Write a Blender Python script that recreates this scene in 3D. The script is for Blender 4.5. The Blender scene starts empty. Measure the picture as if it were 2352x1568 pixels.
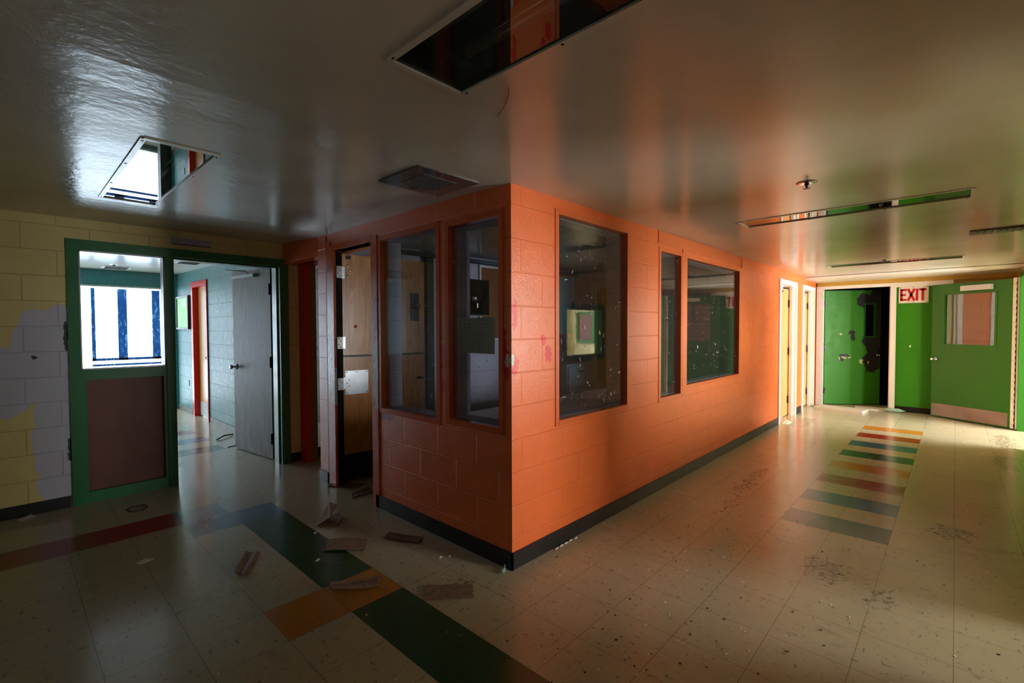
import bpy, bmesh, math, random
from mathutils import Matrix, Vector
random.seed(7)
SC = bpy.context.scene
COL = SC.collection
R = math.radians

# ------------------------------------------------------------------ camera, sky, exposure
cam = bpy.data.cameras.new('camera'); co = bpy.data.objects.new('camera', cam); COL.objects.link(co)
yaw, pitch, roll, F = 0.7517840894808249, -0.02759566333030506, -0.003484403353525113, 1089.62
f = Vector((math.cos(yaw)*math.cos(pitch), math.sin(yaw)*math.cos(pitch), math.sin(pitch)))
r = f.cross(Vector((0, 0, 1))).normalized(); u = r.cross(f)
r2 = r*math.cos(roll)+u*math.sin(roll); u2 = -r*math.sin(roll)+u*math.cos(roll)
m = Matrix((r2, u2, -f)).transposed().to_4x4(); m.translation = Vector((-2.17381818, -2.0371145, 1.53531417))
co.matrix_world = m
cam.sensor_width = 36; cam.lens = F/2352*36; cam.clip_start = .05
SC.camera = co
W = bpy.data.worlds.new('sky'); SC.world = W; W.use_nodes = True
wn = W.node_tree.nodes; wl = W.node_tree.links
bg = wn['Background']; bg.inputs[0].default_value = (.88, .95, 1, 1); bg.inputs[1].default_value = 12.0
V = SC.view_settings; V.view_transform = 'Standard'; V.look = 'None'; V.gamma = 1; V.use_curve_mapping = False
V.exposure = 0.0
CY = SC.cycles
CY.use_denoising = True; CY.max_bounces = 10; CY.diffuse_bounces = 5; CY.glossy_bounces = 5; CY.transmission_bounces = 6
CY.transparent_max_bounces = 16; CY.caustics_reflective = False; CY.caustics_refractive = False
CY.sample_clamp_indirect = 6.0; CY.blur_glossy = .5

def window_light(name, loc, rot, sx, sy, power, col=(.82, .91, 1)):
    """sky portal at zero power, otherwise an added lamp that boosts window daylight"""
    l = bpy.data.lights.new(name, 'AREA'); l.shape = 'RECTANGLE'; l.size = sx; l.size_y = sy
    l.energy = power; l.color = col
    if power == 0: l.cycles.is_portal = True; l.energy = 1
    o = bpy.data.objects.new(name, l); COL.objects.link(o); o.location = loc; o.rotation_euler = rot
    return o
window_light('daylight_corridor_window', (-1.6, 9.02, 1.2), (R(-90), 0, 0), 3.4, 2.3, 0)
window_light('daylight_boost_side_small', (2.4, -6.60, 1.3), (R(90), 0, 0), 1.2, 2.0, 300, (1, .95, .88))  # lamp added outside the small side window to strengthen its daylight
window_light('daylight_boost_side_large', (7.2, -6.60, 1.5), (R(90), 0, 0), 3.4, 1.6, 1500, (1, .97, .9))  # added lamp on top of the sky, brightening the long orange wall

# ------------------------------------------------------------------ mesh helpers
MATS = {}
FRAME = {}
def frame_of(o):
    return FRAME.get(o.name, Matrix.Identity(4))
class MB:
    def __init__(s): s.bm = bmesh.new()
    def box(s, x0, x1, y0, y1, z0, z1, mi=0, rz=0, c=None):
        vs = [Vector((x, y, z)) for x in (x0, x1) for y in (y0, y1) for z in (z0, z1)]
        if rz:
            c = Vector(c or ((x0+x1)/2, (y0+y1)/2, 0)); q = Matrix.Rotation(rz, 3, 'Z')
            vs = [q @ (v-c)+c for v in vs]
        v = [s.bm.verts.new(p) for p in vs]
        for q in ((0, 1, 3, 2), (4, 6, 7, 5), (0, 4, 5, 1), (2, 3, 7, 6), (0, 2, 6, 4), (1, 5, 7, 3)):
            fc = s.bm.faces.new([v[i] for i in q]); fc.material_index = mi
        return s
    def poly(s, pts, mi=0):
        fc = s.bm.faces.new([s.bm.verts.new(p) for p in pts]); fc.material_index = mi
        return s
    def cyl(s, a, b, r0, r1=None, n=20, mi=0):
        a = Vector(a); b = Vector(b); r1 = r0 if r1 is None else r1
        d = (b-a).normalized(); t = d.orthogonal().normalized(); w = d.cross(t)
        A = []; B = []
        for i in range(n):
            c, k = math.cos(2*math.pi*i/n), math.sin(2*math.pi*i/n)
            A.append(s.bm.verts.new(a+(t*c+w*k)*r0)); B.append(s.bm.verts.new(b+(t*c+w*k)*max(r1, 1e-4)))
        for i in range(n):
            fc = s.bm.faces.new((A[i], A[(i+1) % n], B[(i+1) % n], B[i])); fc.material_index = mi; fc.smooth = True
        s.bm.faces.new(A[::-1]).material_index = mi; s.bm.faces.new(B).material_index = mi
        return s
    def lathe(s, o, d, prof, n=24, mi=0):
        """prof: (distance along d, radius)"""
        o = Vector(o); d = Vector(d).normalized(); t = d.orthogonal().normalized(); w = d.cross(t); rings = []
        for h, rr in prof:
            rings.append([s.bm.verts.new(o+d*h+(t*math.cos(2*math.pi*i/n)+w*math.sin(2*math.pi*i/n))*max(rr, 1e-4)) for i in range(n)])
        for a, b in zip(rings, rings[1:]):
            for i in range(n):
                fc = s.bm.faces.new((a[i], a[(i+1) % n], b[(i+1) % n], b[i])); fc.smooth = True; fc.material_index = mi
        s.bm.faces.new(rings[0][::-1]).material_index = mi; s.bm.faces.new(rings[-1]).material_index = mi
        return s
    def tube(s, pts, rad, n=8, mi=0):
        pts = [Vector(p) for p in pts]
        for a, b in zip(pts, pts[1:]): s.cyl(a, b, rad, n=n, mi=mi)
        return s
    def build(s, name, mats, parent=None, world=True, bevel=0, seg=2, smooth=False):
        bm = s.bm
        if bevel:
            bmesh.ops.bevel(bm, geom=[e for e in bm.edges if len(e.link_faces) == 2 and e.calc_face_angle(0) > .6], offset=bevel, segments=seg, profile=.5, affect='EDGES', clamp_overlap=True)
        bmesh.ops.recalc_face_normals(bm, faces=bm.faces)
        if parent is not None and world: bm.transform(frame_of(parent).inverted())
        if smooth:
            for fc in bm.faces: fc.smooth = True
        me = bpy.data.meshes.new(name); bm.to_mesh(me); bm.free()
        for mt in (mats if isinstance(mats, (list, tuple)) else [mats]): me.materials.append(mt)
        o = bpy.data.objects.new(name, me); COL.objects.link(o)
        if parent is not None:
            o.parent = parent; FRAME[o.name] = frame_of(parent)
        return o
def tag(o, label=None, cat=None, group=None, kind=None):
    if label: o['label'] = label
    if cat: o['category'] = cat
    if group: o['group'] = group
    if kind: o['kind'] = kind
    return o
def thing(name, loc, label, cat, rz=0, group=None, kind=None):
    o = bpy.data.objects.new(name, None); COL.objects.link(o); o.location = loc; o.rotation_euler = (0, 0, rz)
    o.empty_display_size = .05
    FRAME[o.name] = Matrix.Translation(loc) @ Matrix.Rotation(rz, 4, 'Z')
    return tag(o, label, cat, group, kind)
def cells(axis, pos, th, u0, u1, z0, z1, holes, name, mats, label, ztop=None):
    """wall slab: axis 'x' runs along X at y=pos..pos+th, axis 'y' runs along Y at x=pos..pos+th"""
    us = sorted({u0, u1, *[h[i] for h in holes for i in (0, 1) if u0 < h[i] < u1]})
    zs = sorted({z0, z1, *[h[i] for h in holes for i in (2, 3) if z0 < h[i] < z1]})
    def solid(i, j):
        if not (0 <= i < len(us)-1 and 0 <= j < len(zs)-1): return False
        cu, cz = (us[i]+us[i+1])/2, (zs[j]+zs[j+1])/2
        return not any(h[0] < cu < h[1] and h[2] < cz < h[3] for h in holes)
    P = (lambda u, w, z: Vector((u, w, z))) if axis == 'x' else (lambda u, w, z: Vector((w, u, z)))
    mb = MB()
    for i in range(len(us)-1):
        for j in range(len(zs)-1):
            if not solid(i, j): continue
            a, b, c, d = us[i], us[i+1], zs[j], zs[j+1]
            for w in (pos, pos+th): mb.poly([P(a, w, c), P(b, w, c), P(b, w, d), P(a, w, d)], 0 if w == pos else (1 if len(mats) > 1 else 0))
            if not solid(i-1, j): mb.poly([P(a, pos, c), P(a, pos+th, c), P(a, pos+th, d), P(a, pos, d)])
            if not solid(i+1, j): mb.poly([P(b, pos, c), P(b, pos+th, c), P(b, pos+th, d), P(b, pos, d)])
            if not solid(i, j-1): mb.poly([P(a, pos, c), P(a, pos+th, c), P(b, pos+th, c), P(b, pos, c)])
            if not solid(i, j+1): mb.poly([P(a, pos, d), P(a, pos+th, d), P(b, pos+th, d), P(b, pos, d)])
    bmesh.ops.remove_doubles(mb.bm, verts=mb.bm.verts, dist=1e-5)
    return tag(mb.build(name, mats), label, 'wall', kind='structure')

# ------------------------------------------------------------------ material helpers
def lin(c):
    return tuple(((x/255)/12.92 if x/255 <= .04045 else ((x/255+.055)/1.055)**2.4) for x in c)+(1,)
class NT:
    def __init__(s, name):
        s.m = bpy.data.materials.new(name); s.m.use_nodes = True; s.t = s.m.node_tree
        s.b = s.t.nodes['Principled BSDF']; s.out = s.t.nodes['Material Output']
    def n(s, typ, **kw):
        k = s.t.nodes.new(typ)
        for a, v in kw.items(): setattr(k, a, v)
        return k
    def put(s, sock, v):
        if isinstance(v, bpy.types.NodeSocket): s.t.links.new(v, sock)
        elif v is not None: sock.default_value = v
    def math(s, op, a, b=None, c=None, clamp=False):
        k = s.n('ShaderNodeMath', operation=op, use_clamp=clamp)
        for i, v in enumerate((a, b, c)):
            if v is not None: s.put(k.inputs[i], v)
        return k.outputs[0]
    def mix(s, fac, a, b, mode='MIX'):
        k = s.n('ShaderNodeMix', data_type='RGBA', blend_type=mode)
        s.put(k.inputs[0], fac); s.put(k.inputs[6], a); s.put(k.inputs[7], b); return k.outputs[2]
    def ramp(s, v, lo, hi, a=0., b=1.):
        k = s.n('ShaderNodeMapRange'); s.put(k.inputs[0], v)
        for i, x in enumerate((lo, hi, a, b)): k.inputs[i+1].default_value = x
        return k.outputs[0]
    def noise(s, vec, scale, detail=3, rough=.55, stretch=None):
        if stretch:
            mp = s.n('ShaderNodeMapping'); s.put(mp.inputs[0], vec); mp.inputs['Scale'].default_value = stretch; vec = mp.outputs[0]
        k = s.n('ShaderNodeTexNoise'); s.put(k.inputs['Vector'], vec)
        k.inputs['Scale'].default_value = scale; k.inputs['Detail'].default_value = detail; k.inputs['Roughness'].default_value = rough
        return k.outputs[0]
    def co(s):
        if not hasattr(s, '_c'):
            s._c = s.n('ShaderNodeTexCoord').outputs['Object']; k = s.n('ShaderNodeSeparateXYZ'); s.put(k.inputs[0], s._c); s._x = k.outputs
        return s._c
    def bump(s, h, strength, dist, prev=None):
        k = s.n('ShaderNodeBump'); k.inputs['Strength'].default_value = strength; k.inputs['Distance'].default_value = dist
        s.put(k.inputs['Height'], h)
        if prev is not None: s.put(k.inputs['Normal'], prev)
        return k.outputs[0]
    def blobs(s, axis, lst, wob=.05, wscale=9):
        """mask of ragged ellipses (u, z, ru, rz) on the wall plane"""
        s.co(); uu = s.math('SUBTRACT', s._x[0], s._x[1]) if axis == 'xy' else s._x[0 if axis == 'x' else 1]; vv = s._x[2]
        if axis == 'f': uu = s._x[0]; vv = s._x[1]
        n1 = s.math('MULTIPLY', s.math('SUBTRACT', s.noise(s.co(), wscale, 4), .5), wob*4)
        n2 = s.math('MULTIPLY', s.math('SUBTRACT', s.noise(s.co(), wscale*1.37, 4), .5), wob*4)
        uu = s.math('ADD', uu, n1); vv = s.math('ADD', vv, n2); acc = None
        for (cu, cz, ru, rz) in lst:
            a = s.math('POWER', s.math('ABSOLUTE', s.math('DIVIDE', s.math('SUBTRACT', uu, cu), ru)), 3)
            b = s.math('POWER', s.math('ABSOLUTE', s.math('DIVIDE', s.math('SUBTRACT', vv, cz), rz)), 3)
            d = s.math('LESS_THAN', s.math('ADD', a, b), 1)
            acc = d if acc is None else s.math('MAXIMUM', acc, d)
        return acc
def mat(name, col, rough=.5, var=.12, vs=6, spec=.5, metal=0, peel=None, block=None, ph=(0, 0), layers=(), axis='x', coat=0, wave=None, dirt=0, mj=.12):
    N = NT(name); c = N.co()
    base = lin(col); dark = tuple(x*(1-var) for x in base[:3])+(1,)
    k = N.mix(N.ramp(N.noise(c, vs, 5), .3, .7), base, dark)
    if dirt:
        dn = N.ramp(N.noise(c, 2.3, 8, .65), .52, .75)
        k = N.mix(N.math('MULTIPLY', dn, dirt), k, (.02, .018, .012, 1))
    nor = None; hgt = None
    if block:
        N.co(); uu = N.math('SUBTRACT', N._x[0], N._x[1]) if block == 'xy' else N._x[0 if block == 'x' else 1]; cb = N.n('ShaderNodeCombineXYZ')
        N.put(cb.inputs[0], N.math('ADD', uu, ph[0]+20*.427)); N.put(cb.inputs[1], N.math('SUBTRACT', N._x[2], ph[1]-2*.2136))
        br = N.n('ShaderNodeTexBrick', offset=.5, offset_frequency=2)
        N.put(br.inputs['Vector'], cb.outputs[0])
        for nm, v in (('Scale', 1), ('Mortar Size', .0055), ('Mortar Smooth', .6), ('Bias', 0), ('Brick Width', .427), ('Row Height', .2136)): br.inputs[nm].default_value = v
        nor = N.bump(N.math('SUBTRACT', 1, br.outputs['Fac']), .5 if block == 'xy' else .85, .005)
        k = N.mix(N.math('MULTIPLY', br.outputs['Fac'], mj), k, tuple(x*.45 for x in base[:3])+(1,))
    for (lc, lst, wob, wsc) in layers:
        k = N.mix(N.blobs(axis, lst, wob, wsc), k, lin(lc))
    if peel:
        nor = N.bump(N.noise(c, peel[0], 4, .6), peel[1], .004, nor)
        nor = N.bump(N.ramp(N.noise(c, peel[0]*.12, 6, .7), .60, .68), peel[1]*.5, .002, nor)
    if wave: nor = N.bump(N.noise(c, wave[0], 2), wave[1], wave[2], nor)
    if nor is not None: N.put(N.b.inputs['Normal'], nor)
    N.put(N.b.inputs['Base Color'], k)
    ra, rb = (max(.28, rough*.9), max(.30, rough*1.2)) if rough >= .28 else (rough*.85, min(.27, rough*1.1))
    N.put(N.b.inputs['Roughness'], N.ramp(N.noise(c, vs*2.1, 3), .3, .7, ra, rb))
    N.b.inputs['Metallic'].default_value = metal; N.b.inputs['Specular IOR Level'].default_value = spec
    if coat: N.b.inputs['Coat Weight'].default_value = coat; N.b.inputs['Coat Roughness'].default_value = .12
    return N.m
def wood(name, c1, c2, rough=.35, scale=1.0, vertical=True, scuff=0, coat=.2):
    N = NT(name); c = N.co()
    st = (9, 9, .8) if vertical else (.8, 9, 9)
    mp = N.n('ShaderNodeMapping'); N.put(mp.inputs[0], c); mp.inputs['Scale'].default_value = tuple(x*scale for x in st)
    wv = N.n('ShaderNodeTexNoise'); N.put(wv.inputs['Vector'], mp.outputs[0]); wv.inputs['Scale'].default_value = 1.1; wv.inputs['Detail'].default_value = 5; wv.inputs['Distortion'].default_value = 1.6
    ring = N.math('FRACT', N.math('MULTIPLY', wv.outputs[0], 7))
    ring = N.math('ABSOLUTE', N.math('SUBTRACT', ring, .5))
    fine = N.noise(c, 40, 3, .6, (4, 4, .12) if vertical else (.12, 4, 4))
    fac = N.math('ADD', N.math('MULTIPLY', ring, .7), N.math('MULTIPLY', fine, .5))
    k = N.mix(N.ramp(fac, .1, .7), lin(c1), lin(c2))
    if scuff:
        k = N.mix(N.math('MULTIPLY', N.ramp(N.noise(c, 5, 7, .7, (3, 3, .6)), .45, .62), scuff), k, lin((200, 196, 190)))
        k = N.mix(N.math('MULTIPLY', N.ramp(N.noise(c, 8, 7, .7, (4, 4, .5)), .55, .68), scuff*.8), k, lin((60, 50, 42)))
    N.put(N.b.inputs['Base Color'], k); N.b.inputs['Roughness'].default_value = rough
    N.b.inputs['Coat Weight'].default_value = coat; N.b.inputs['Coat Roughness'].default_value = .2
    N.put(N.b.inputs['Normal'], N.bump(fine, .15, .001))
    return N.m
def glass(name, tint=(1, 1, 1), scratch=.0, haze=(.7, .75, .8), rough=.0, wavy=0, dirt=.02, warp=(1, 1, 1)):
    """window pane: clear or tinted, both faces reflect by Schlick's law, fine scratches and dust"""
    N = NT(name); t = N.t; c = N.co()
    tr = N.n('ShaderNodeBsdfTransparent'); tr.inputs[0].default_value = (*tint, 1)
    gl = N.n('ShaderNodeBsdfGlossy'); gl.inputs['Roughness'].default_value = rough; gl.inputs['Color'].default_value = (1, 1, 1, 1)
    lw = N.n('ShaderNodeLayerWeight'); lw.inputs['Blend'].default_value = .5
    if wavy:
        b = N.bump(N.noise(c, 2.2, 1, .4, warp), wavy, .02); N.put(gl.inputs['Normal'], b)
    fac = N.math('ADD', N.math('MULTIPLY', N.math('POWER', lw.outputs['Facing'], 5), .96), .045, clamp=True)
    mx = N.n('ShaderNodeMixShader'); N.put(mx.inputs[0], fac); N.put(mx.inputs[1], tr.outputs[0]); N.put(mx.inputs[2], gl.outputs[0])
    df = N.n('ShaderNodeBsdfDiffuse'); df.inputs[0].default_value = (*haze, 1)
    s1 = N.ramp(N.noise(c, 30, 1, .5, (.6, 1, 2.2)), .765, .79)
    s2 = N.ramp(N.noise(c, 34, 1, .5, (2.2, 2.2, .45)), .755, .78)
    dd = N.math('MULTIPLY', N.noise(c, 3, 6, .7), dirt)
    sc = N.math('ADD', N.math('MULTIPLY', N.math('MAXIMUM', s1, s2), scratch), dd, clamp=True)
    m2 = N.n('ShaderNodeMixShader'); N.put(m2.inputs[0], sc); N.put(m2.inputs[1], mx.outputs[0]); N.put(m2.inputs[2], df.outputs[0])
    N.put(N.out.inputs[0], m2.outputs[0]); t.nodes.remove(N.b)
    return N.m

ORANGE = (222, 104, 50); GREEN = (84, 170, 38)
m_or_x = m_or_y = mat('glossy_orange_paint_on_block', (232, 110, 52), .32, .09, 5, .5, peel=(60, .5), block='xy', ph=(.12, .184), axis='xy',
             layers=[((224, 26, 8), [(.32, 1.46, .022, .035), (.37, 1.36, .035, .05), (.03, 1.62, .02, .09), (.03, 1.30, .03, .06), (-.07, 1.42, .025, .13), (-.04, 1.3, .025, .10), (-.68, 1.25, .02, .18)], .02, 22),
                     ((150, 24, 18), [(-1.44, .80, .10, .03)], .02, 20),
                     ((205, 194, 172), [(.01, 1.335, .018, .035), (-.035, 1.33, .02, .04), (-1.60, .87, .015, .13)], .008, 30)])
m_or_frame = mat('glossy_orange_frame_paint', (214, 92, 44), .26, .12, 7, .6, peel=(40, .35), axis='y',
                 layers=[((196, 186, 172), [(1.56, 1.15, .05, .28), (2.44, 1.05, .02, .16), (2.33, 1.0, .02, .2)], .03, 14), ((178, 40, 34), [(1.57, 1.65, .05, .14), (2.34, 1.3, .05, .14), (2.45, 1.38, .02, .1)], .03, 14)])
m_or_frame_x = mat('orange_steel_window_frame', (220, 102, 46), .28, .08, 7, .6, peel=(60, .12))
m_yel = mat('yellow_paint_on_block', (216, 198, 132), .42, .08, 5, .4, peel=(60, .3), block='x', ph=(.15, .07), axis='x', mj=.2,
            layers=[((190, 190, 205), [(-1.92, 1.35, .22, .37), (-1.86, .75, .17, .9), (-2.4, 1.12, .42, .28), (-3.3, 1.2, .9, .5)], .045, 5),
                    ((60, 52, 44), [(-2.01, 1.31, .012, .018), (-1.815, 1.48, .012, .12), (-1.81, .5, .012, .1)], .012, 22)])
m_teal = mat('pale_teal_paint_on_block', (78, 126, 124), .45, .10, 8, .3, peel=(50, .35), block='y', ph=(0, .02), mj=.8)
m_teal_x = mat('teal_paint_on_block_window_wall', (70, 150, 160), .3, .2, 8, .5, peel=(30, .6))
m_lilac = mat('lilac_office_paint', (176, 168, 186), .5, .08, 4, .35, block='x', ph=(0, .1), axis='x')
m_lilac_y = mat('lilac_office_paint_end', (190, 184, 204), .5, .08, 4, .35, block='y', ph=(0, .1), axis='y')
m_cream_wall = mat('cream_side_room_paint', (226, 212, 160), .45, .12, 3, .4, block='x', dirt=.2)
m_cream_wall_y = mat('cream_side_room_paint_end', (230, 218, 168), .45, .12, 3, .4, block='y', dirt=.25)
m_green_wall = mat('ochre_cream_paint_on_block', (176, 160, 98), .38, .08, 4, .45, block='x')
m_dim_wall = mat('grey_cream_wall_paint', (150, 140, 112), .45, .1, 4, .4, block='y')
m_green = mat('bright_green_door_paint', (36, 100, 11), .42, .06, 5, .35, peel=(80, .1))
m_green_panel = mat('bright_green_panel_paint', (54, 132, 16), .42, .06, 5, .35, peel=(80, .1), axis='y',
                    layers=[((210, 215, 190), [(-1.445, 1.19, .012, .022)], .01, 30)])
m_dgreen = mat('deep_green_frame_paint', (34, 112, 62), .3, .1, 6, .55, peel=(60, .12), axis='x',
               layers=[((196, 188, 178), [(-1.56, 1.125, .075, .045), (-1.50, 1.10, .04, .06), (-1.775, .5, .018, .07), (-1.775, .33, .018, .06)], .025, 20)])
m_white = mat('white_frame_enamel', (240, 238, 232), .35, .06, 8, .5, dirt=.1)
m_red = mat('red_frame_enamel', (214, 30, 18), .35, .1, 6, .5)
m_brown = mat('brown_infill_board', (112, 62, 46), .38, .2, 4, .4, dirt=.25)
m_black = mat('black_vinyl_base', (24, 22, 22), .35, .3, 8, .5, wave=(7, .2, .01))
m_greybase = mat('grey_scuffed_base', (120, 118, 112), .5, .3, 10, .4, dirt=.5)
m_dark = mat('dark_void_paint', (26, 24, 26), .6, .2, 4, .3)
m_housing = mat('dull_green_grey_lamp_housing', (92, 100, 84), .45, .15, 4, .4)
m_tube = mat('white_lamp_tube', (200, 205, 195), .3, .05, 9, .5)
m_steel = mat('brushed_steel', (170, 172, 176), .28, .15, 12, .5, metal=1, dirt=.15)
m_chrome = mat('worn_chrome', (205, 205, 210), .12, .05, 12, .5, metal=1)
m_dsteel = mat('dark_steel', (60, 58, 60), .35, .2, 12, .5, metal=1)
m_alu = mat('grey_aluminium_closer', (200, 200, 198), .35, .08, 9, .5)
m_kick = mat('scratched_steel_kick_plate', (140, 124, 114), .32, .25, 3, .5, metal=.85, wave=(3, .4, .02))
m_ply = wood('varnished_plywood', (224, 164, 98), (170, 108, 54), .3, 1.0)
m_ply_dark = wood('varnished_plywood_lower', (206, 136, 62), (150, 90, 38), .3, 1.0)
m_wood_l = wood('pale_orange_veneer', (222, 158, 96), (196, 124, 70), .3, 1.2)
m_wood_g = wood('weathered_grey_veneer', (118, 90, 68), (74, 56, 40), .5, 1.3, scuff=.3, coat=.0)
m_wood_b = wood('dark_brown_door_veneer', (96, 58, 34), (66, 38, 24), .4, 1.0)
m_wood_y = wood('yellow_varnish_door', (214, 158, 82), (196, 136, 62), .35, .8)
m_card = wood('torn_brown_veneer', (160, 126, 98), (100, 74, 54), .7, 2.2, vertical=False, coat=0)
m_card_d = wood('darker_torn_veneer', (140, 102, 76), (84, 60, 46), .7, 2.2, vertical=False, coat=0)
m_card_in = mat('pale_veneer_back', (188, 164, 142), .8, .15, 20, .2)
m_cork = mat('brown_cork_board', (134, 84, 50), .8, .3, 60, .2)
m_cab = mat('blue_grey_metal_cabinet', (96, 140, 152), .4, .1, 6, .5, dirt=.2)
m_cab_d = mat('dark_grey_cabinet_paint', (52, 60, 68), .4, .1, 6, .5)
m_counter = mat('pale_laminate_counter', (206, 206, 212), .3, .08, 5, .5, dirt=.1)
m_blackpl = mat('black_smoked_plastic', (16, 17, 19), .14, .1, 6, .6)
m_paper = mat('pale_green_paper', (232, 238, 216), .8, .05, 3, .2)
m_ink = mat('faded_print_ink', (120, 132, 118), .9, .1, 30, .1)
m_white_pl = mat('white_sign_board', (232, 226, 216), .45, .05, 8, .4, dirt=.15)
m_redink = mat('red_sign_letters', (192, 28, 40), .5, .12, 20, .3)
m_boardgreen = mat('lime_notice_board', (150, 214, 120), .5, .15, 5, .4, dirt=.2)
m_pipe = mat('pale_blue_conduit', (70, 78, 98), .5, .1, 5, .3)
m_redpl = mat('red_sticker', (210, 40, 28), .5, .05, 5, .3)
m_seal = mat('black_crumbled_insulation', (40, 38, 38), .8, .7, 60, .2, peel=(60, 1))
N = NT('scratched_blue_window_film'); c = N.co()
_s = N.math('MAXIMUM', N.ramp(N.noise(c, 14, 5, .7, (1.6, 1, .5)), .56, .62), N.ramp(N.noise(c, 60, 2, .5, (.3, 1, 1)), .68, .72))
N.put(N.b.inputs['Base Color'], N.mix(_s, lin((26, 96, 160)), lin((200, 225, 240)))); N.b.inputs['Roughness'].default_value = .35
tl = N.n('ShaderNodeBsdfTranslucent'); N.put(tl.inputs[0], N.mix(_s, (.02, .10, .19, 1), (.3, .4, .45, 1)))
ad = N.n('ShaderNodeAddShader'); N.put(ad.inputs[0], N.b.outputs[0]); N.put(ad.inputs[1], tl.outputs[0]); N.put(N.out.inputs[0], ad.outputs[0]); m_bluebar = N.m
m_dirtw = mat('grubby_white_board', (212, 206, 192), .7, .12, 9, .3, dirt=.25)
m_plastic = mat('clear_green_plastic', (150, 190, 170), .15, .1, 9, .6)
m_gl = glass('office_window_glass', (.82, .84, .87), .6, (.55, .58, .62), 0, .012, .02)
m_gl_clear = glass('scratched_side_glass', (.97, .99, 1), .12, (.3, .4, .5), 0, .008, .004)
m_gl_plexi = glass('dimming_blue_plexiglass', (.72, .76, .80), .5, (.2, .35, .5), 0, .02, .01)  # grey-blue tint added to hold back the corridor daylight
m_gl_fix = glass('lamp_cover_acrylic', (.62, .66, .62), .2, (.5, .52, .5), .0, .006, .02)
m_gl_far = glass('dusty_door_glass', (.85, .85, .8), .2, (.6, .6, .5), 0, .05, .06)

# peeled green door with dark scorched patches
def m_peeled():
    return mat('peeled_green_door_paint', (58, 138, 28), .45, .06, 5, .3, peel=(80, .15), axis='x',
        layers=[((44, 46, 50), [(.80, 2.05, .20, .14), (.95, 1.55, .10, .85), (.90, 1.75, .12, .4), (.82, 1.3, .13, .14), (.87, 1.0, .10, .35), (.50, 1.45, .055, .05), (.53, 1.36, .03, .09), (.37, .98, .07, .045), (.31, .90, .05, .03), (.77, .87, .06, .10), (.79, .75, .03, .12)], .05, 9),
                ((206, 198, 150), [(.36, .94, .04, .016), (.46, .94, .03, .012), (.67, .86, .022, .035), (.29, 1.40, .014, .022), (.285, .92, .012, .02), (.80, .84, .012, .03)], .03, 18)])
m_peel = m_peeled()

# ceiling: glossy enamel with roller texture
N = NT('glossy_cream_ceiling_enamel'); c = N.co()
k = N.mix(N.ramp(N.noise(c, 1.5, 5), .3, .7), lin((202, 198, 184)), lin((188, 184, 170)))
N.put(N.b.inputs['Base Color'], k); N.b.inputs['Specular IOR Level'].default_value = .9
N.put(N.b.inputs['Roughness'], N.ramp(N.noise(c, 2.0, 3), .3, .7, 0.19,.22))
n1 = N.bump(N.noise(c, 120, 3, .6), .10, .002)
rip = N.noise(c, 22, 3, .55)
xs = N.ramp(N._x[0], -2.2, .2, 1., .12); ys = N.ramp(N._x[1], -1.0, .6, 0., 1.)
n1 = N.bump(N.math('MULTIPLY', rip, N.math('MULTIPLY', N.math('MAXIMUM', xs, 0), N.ramp(N.noise(c, .9, 2), .35, .6, .3, 1))), .32, .01, n1)
n1 = N.bump(N.noise(c, 2.5, 2, .5, (.3, 1, 1)), .25, .02, n1)
crk = N.ramp(N.noise(c, 1.3, 6, .6), .498, .502)
N.put(N.b.inputs['Normal'], n1); m_ceil = N.m

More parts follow.
